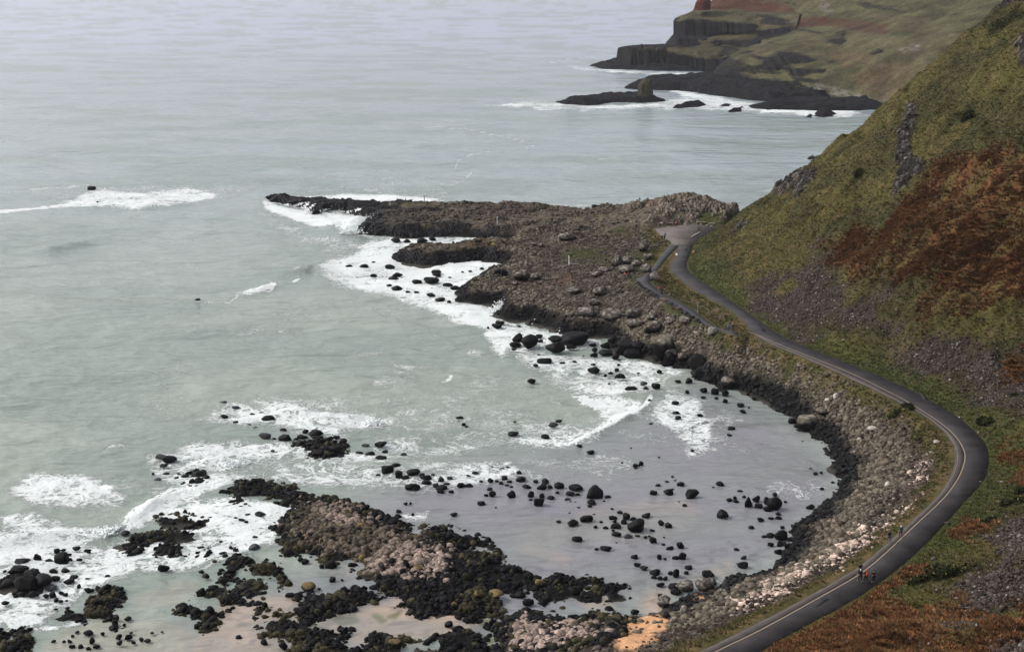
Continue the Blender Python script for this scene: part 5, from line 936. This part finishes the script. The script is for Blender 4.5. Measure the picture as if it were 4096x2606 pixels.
for c_, x, y, jk, tr, hat, po, fa, lab, g_ in [
    ('L', 1313, 262, 'black', 'grey', 'hair', 'wave', 200, 'person in black with one arm raised on the mound skyline', GCW), ('L', 1350, 286, 'black', 'black', 'hair', 'crouch', 90, 'person in black bending down just below the mound skyline', GCW), ('L', 1415, 305, 'orange', 'dark', 'orange', 'stand', 10, 'person in bright orange hooded jacket on the mound side', GCW),
    ('L', 1466, 500, 'dark', 'dark', 'hair', 'stand', 90, 'person in dark clothes at the left rim of the turning circle', GT), ('L', 1504, 506, 'black', 'black', 'white', 'walk', 20, 'person in black with white hat standing in front of the group', GT), ('L', 1519, 492, 'white', 'dark', 'hair', 'stand', 170, 'person in a white top in the turning circle group', GT),
    ('L', 1540, 490, 'dark', 'dark', 'hair', 'stand', 0, 'person in dark coat in the middle of the turning circle group', GT), ('L', 1555, 487, 'dark', 'jeans', 'hair', 'stand', 30, 'person in dark jacket and blue jeans in the group', GT), ('L', 1572, 490, 'black', 'black', 'hair', 'walk', 60, 'person in black at the right end of the group', GT),
    ('L', 1657, 490, 'orange', 'black', 'hair', 'photo', 10, 'person in orange jacket and black trousers alone at the back rim', GT), ('L', 1864, 537, 'black', 'black', 'hair', 'walk', 100, 'left walker of the couple in black crossing the turning circle', GT), ('L', 1881, 538, 'black', 'black', 'grey', 'walk', 100, 'right walker of the couple in black wearing a grey hat', GT),
    ('L', 1522, 616, 'black', 'black', 'white', 'stand', 180, 'person in black with white hat at the stone steps', GP), ('L', 1545, 620, 'dark', 'dark', 'hair', 'walk', 200, 'person in dark clothes on the top stone step', GP), ('L', 1552, 600, 'blue', 'dark', 'hair', 'stand', 200, 'person in a blue jacket behind those at the stone steps', GP),
    ('L', 194, 322, 'dark', 'dark', 'hair', 'walk', 90, 'person in dark clothes near the far edge of the causeway', GCW), ('L', 65, 410, 'darkred', 'dark', 'hair', 'crouch', 60, 'person in a dark red jacket on the causeway top', GCW), ('L', 345, 402, 'brown', 'dark', 'hair', 'crouch', 20, 'person in brown bending on the causeway', GCW), ('L', 390, 372, 'white', 'grey', 'hair', 'stand', 10, 'person in white coat standing on the causeway', GCW),
    ('L', 1050, 700, 'black', 'black', 'hair', 'photo', 120, 'person in black holding up a camera on the stony flat', GL), ('L', 1078, 723, 'green', 'dark', 'hair', 'stand', 10, 'person in dark green coat on the stony flat', GL), ('L', 1235, 698, 'black', 'black', 'hair', 'walk', 80, 'person in black striding left of the square boulder', GL),
    ('L', 637, 926, 'blue', 'dark', 'hair', 'crouch', 60, 'person in blue bending beside the white signpost', GL), ('L', 658, 924, 'black', 'dark', 'hair', 'stand', 20, 'person in black standing right of the one in blue', GL), ('L', 1075, 976, 'black', 'black', 'hair', 'walk', 90, 'person in black left of the orange jacket near the path', GP),
    ('L', 1172, 978, 'orange', 'dark', 'hair', 'photo', 10, 'person in orange jacket in front of the lichen boulders', GP), ('L', 1205, 975, 'black', 'black', 'hair', 'stand', 0, 'left of two people in black right of the orange jacket', GP), ('L', 1226, 981, 'black', 'black', 'hair', 'stand', 40, 'right of two people in black right of the orange jacket', GP), ('L', 1270, 947, 'dark', 'dark', 'hair', 'walk', 70, 'person in dark clothes between the boulders and the path', GP),
    ('L', 1503, 1108, 'pink', 'black', 'hair', 'walk', 15, 'person in a pink jacket walking down the footpath', GP), ('L', 1522, 1138, 'black', 'black', 'hair', 'walk', 15, 'person in black walking just ahead of the pink jacket', GP), ('L', 2153, 1475, 'sky', 'blue', 'hair', 'walk', 195, 'person in sky-blue jacket where the path meets the road', GP), ('L', 2193, 1475, 'black', 'dark', 'hair', 'walk', 195, 'person in black beside the sky-blue jacket', GP),
    ('A', 1315, 292, 'red', 'white', 'hair', 'walk', 80, 'person in red jacket and white trousers far out on the causeway', GCW), ('A', 1465, 266, 'black', 'black', 'hair', 'walk', 90, 'person in black on the causeway skyline', GCW), ('A', 1468, 358, 'dark', 'dark', 'hair', 'stand', 10, 'left of two dark figures on the lower causeway', GCW), ('A', 1548, 362, 'dark', 'dark', 'hair', 'stand', 60, 'right of two dark figures on the lower causeway', GCW),
    ('A', 2240, 680, 'black', 'black', 'hair', 'stand', 20, 'left of two people in black beside the yellow jacket', GL), ('A', 2253, 682, 'black', 'black', 'hair', 'stand', 320, 'right of two people in black beside the yellow jacket', GL), ('A', 2285, 687, 'yellow', 'black', 'hair', 'stand', 10, 'person in bright yellow jacket by the inlet', GL), ('A', 2203, 700, 'black', 'black', 'hair', 'walk', 90, 'person in black alone at the middle rock end', GL),
    ('K', 1320, 442, 'black', 'jeans', 'black', 'walk', 205, 'person in black hooded coat at the road edge, farther pair', GRD), ('K', 1414, 400, 'teal', 'darkred', 'white', 'walk', 205, 'person in teal coat with red boots and white hat', GRD)]:
    person(*zp(c_, x, y), jk, tr, hat, po, fa, lab, g_)
person(*zp('K', 1087, 706), 'black', 'black', 'black', 'walk', 205, 'person in black behind the white-hatted walker on the road', GRD)
person(*zp('K', 1088, 756), 'black', 'dark', 'white', 'walk', 205, 'person in black coat and white hat on the road', GRD)
person(*zp('K', 1133, 763), 'black', 'black', 'red', 'walk', 205, 'person with red hat and orange backpack on the road', GRD, 1.0, 'orange')
person(*zp('K', 1195, 764), 'black', 'black', 'black', 'stand', 205, 'rightmost person in long black coat on the road', GRD)

# ================================================================ SMALL THINGS BESIDE THE ROAD
def bevbox(name, size, loc, rz, mat, parent=None, bev=.04):
    bm = bmesh.new(); bmesh.ops.create_cube(bm, size=1); bmesh.ops.transform(bm, matrix=Matrix.Diagonal((*size, 1)), verts=bm.verts); bmesh.ops.bevel(bm, geom=bm.edges[:], offset=min(bev, min(size) * .3), segments=2, affect='EDGES')
    me = bpy.data.meshes.new(name); bm.to_mesh(me); bm.free(); me.materials.append(mat); o = bpy.data.objects.new(name, me); C.objects.link(o); o.location = loc; o.rotation_euler = (0, 0, rz); o.parent = parent; return o
M_CONC = plain('concrete', (.30, .27, .24), .85, .2, 4); M_WOOD = plain('weathered_white_wood', (.50, .44, .36), .8, .25, 5); M_WHITE = plain('white_paint', (.78, .77, .74), .6, .08, 4); M_POST = plain('post_metal', (.12, .11, .10), .5, .2, 8); M_RED = plain('sign_red', (.40, .03, .025), .5, .1, 8); M_BLK = plain('sign_black', (.012, .012, .012), .5, .1, 8)
for x, y, rz, wd, lab in ((1380, 530, -4, 2.9, 'left concrete bench at the back of the turning circle'), (1555, 556, -14, 2.2, 'right shorter concrete bench at the turning circle rim'), (800, 530, 3, 2.6, 'low bench behind the people at the turning circle')):
    p = hit(*zp('T', x, y)); e = empty('bench', (p[0], p[1], ZR), R(rz)); tag(e, lab, 'bench', 'benches round the turning circle')
    bevbox('seat', (wd, .5, .14), (0, 0, .42), 0, M_CONC, e); bevbox('leg', (.2, .42, .35), (-wd * .38, 0, .175), 0, M_CONC, e); bevbox('leg', (.2, .42, .35), (wd * .38, 0, .175), 0, M_CONC, e)
p0, p1 = hit(*zp('T', 1200, 780)), hit(*zp('T', 1350, 695)); mid = (p0 + p1) / 2; ang = math.atan2(p1[1] - p0[1], p1[0] - p0[0]); ln = float(np.hypot(*(p1 - p0)[:2]))
e = empty('barrier_rail', (mid[0], mid[1], ZR + .01), ang); tag(e, 'white timber barrier rail lying across short blocks on the turning circle', 'barrier')
bevbox('rail', (ln, .28, .22), (0, 0, .36), 0, M_WOOD, e)
for k in range(4): bevbox('block', (.4, .34, .25), ((k - 1.5) * ln / 4.2, 0, .125), 0, M_BLK, e)
p = hit(*zp('T', 1230, 1170)); e = empty('warning_sign', p); tag(e, 'red-bordered triangular warning sign on a post on the grass bank', 'sign')
bevbox('post', (.09, .09, 2.3), (0, 0, 1.15), 0, M_POST, e, .02)
def tri(name, s_, y_, z_, m_, th): return mesh(name, [(-s_, y_, z_ - s_ * .58), (s_, y_, z_ - s_ * .58), (0, y_, z_ + s_ * 1.15), (-s_, y_ + th, z_ - s_ * .58), (s_, y_ + th, z_ - s_ * .58), (0, y_ + th, z_ + s_ * 1.15)], [(0, 1, 2), (3, 5, 4), (0, 3, 4), (0, 4, 1), (1, 4, 5), (1, 5, 2), (2, 5, 3), (2, 3, 0)], m_, e)
tri('border', .62, -.10, 2.25, M_RED, .04); tri('panel', .42, -.115, 2.23, M_WHITE, .012); bevbox('symbol', (.22, .012, .36), (0, -.123, 2.24), 0, M_BLK, e, .03)
p = hit(*zp('L', 648, 850)); e = empty('signpost', p); tag(e, 'tall white post of the sign on the stony flat', 'signpost'); bevbox('post', (.36, .22, 2.6), (0, 0, 1.3), 0, M_WHITE, e); bevbox('cap', (.46, .30, .16), (-.02, 0, 2.68), 0, M_WHITE, e)
p = hit(*zp('L', 680, 850)); e = empty('information_panel', p); tag(e, 'low white sloping panel lying at the white post foot', 'panel'); o = bevbox('board', (2.3, .9, .10), (.3, 0, .42), 0, M_WHITE, e); o.rotation_euler = (R(-25), R(9), 0); bevbox('support', (.3, .3, .4), (-.3, 0, .2), 0, M_POST, e); bevbox('support', (.3, .3, .4), (.9, 0, .2), 0, M_POST, e)
for c_, x, y, h_, m_, lab in (('A', 2325, 468, 2.4, M_WHITE, 'white marker post with a short arm on the causeway'), ('A', 1640, 248, 2.2, M_POST, 'thin grey post on the causeway skyline'), ('L', 1860, 1303, 2.6, M_CONC, 'pale weathered post at the upper edge of the footpath')):
    p = hit(*zp(c_, x, y)); e = empty('marker_post', p); tag(e, lab, 'post'); bevbox('post', (.24, .24, h_), (0, 0, h_ / 2), 0, m_, e); bevbox('cap', (.5 if m_ is M_WHITE else .3, .3, .14), (.08 if m_ is M_WHITE else 0, 0, h_ + .06), 0, m_, e)
M_STEP = plain('worn_stone', (.085, .07, .058), .9, .35, 3)
for k in range(7):
    f_ = k / 6; p = hit(*zp('T', 715 - 200 * f_, 828 + 112 * f_)); o = bevbox('stone_step', (2.4, .55, .3), (p[0], p[1], p[2] + .12), R(12), M_CONC); o.data.materials[0] = M_STEP
    tag(o, ('highest' if k == 0 else 'lowest' if k == 6 else ORD[k] + ' from the top') + ' long stone step leading down from the turning circle', 'step', 'stone steps by the turning circle')
p = hit(*zp('T', 933, 1095)); v, f = rockshape(901, 3, 12, .05); o = mesh('white_stone', v * np.array([.36, .3, .36]) , f, M_WHITE, None, None, True); o.location = p + np.array([0, 0, .3]); tag(o, 'white painted stone at the left edge of the narrow road', 'stone')
el = resample(Z_('I', (120, 68), (160, 112), (190, 130), (270, 190), (400, 252), (560, 352), (700, 442)), 30)
for k, (x, y) in enumerate(el):
    w_ = W(x, y, ZR); v, f = rockshape(920 + k, 2, 12, .06); s_ = rr.uniform(.32, .6); v = v * np.array([s_ * 1.25, s_, s_ * .9]); cc = np.tile(np.array((.022, .022, .024)) * rr.uniform(.6, 2.2), (len(v), 1))
    if k in (12, 13, 19): cc = np.tile(np.array((.16, .11, .075)), (len(v), 1))
    o = mesh('edging_stone', v, f, M_DRY, None, cc, True); o.location = (w_[0], w_[1], ZR + .1)
    tag(o, 'tan stone among the dark row edging the lower side of the footpath' if k in (12, 13, 19) else 'dark stone in the row edging the lower side of the footpath', 'stone', 'tan edging stones along the footpath' if k in (12, 13, 19) else 'dark edging stones along the footpath')
# spray thrown up where waves hit the rocks
sv = []
for (px, py, wpx, hpx, nn_) in ((1450, 905, 90, 62, 700), (1400, 930, 90, 36, 400), (1992, 1242, 46, 60, 420), (1250, 850, 60, 20, 120), (430, 2120, 60, 22, 120), (920, 1855, 110, 26, 200), (1490, 1690, 60, 24, 120)):
    p = W(px, py + 6, 0); dist = math.hypot(p[0], p[1], HC); sw, sh_ = wpx * dist / F, hpx * dist / F
    q = np.random.default_rng(int(px)); h_ = q.beta(1.1, 3.2, nn_); a = q.normal(0, .28, nn_) * (1.1 - .4 * h_) + h_ * .35
    pos = np.c_[p[0] + a * sw, p[1] + q.normal(0, .8, nn_), .1 + h_ * sh_]; sv.append((pos, q.uniform(.05, .30, nn_) * (1 - .55 * h_)))
pos = np.concatenate([a for a, _ in sv]); sz_ = np.concatenate([b_ for _, b_ in sv]); v_, f_, _c = pile(pos, sz_, np.ones((len(pos), 3)), 970, 1, (.8, 1.1))
tag(mesh('sea_spray', v_, f_, plain('spray_water', (.86, .88, .88), .6, .03, 3), None, None, True), kind='stuff')
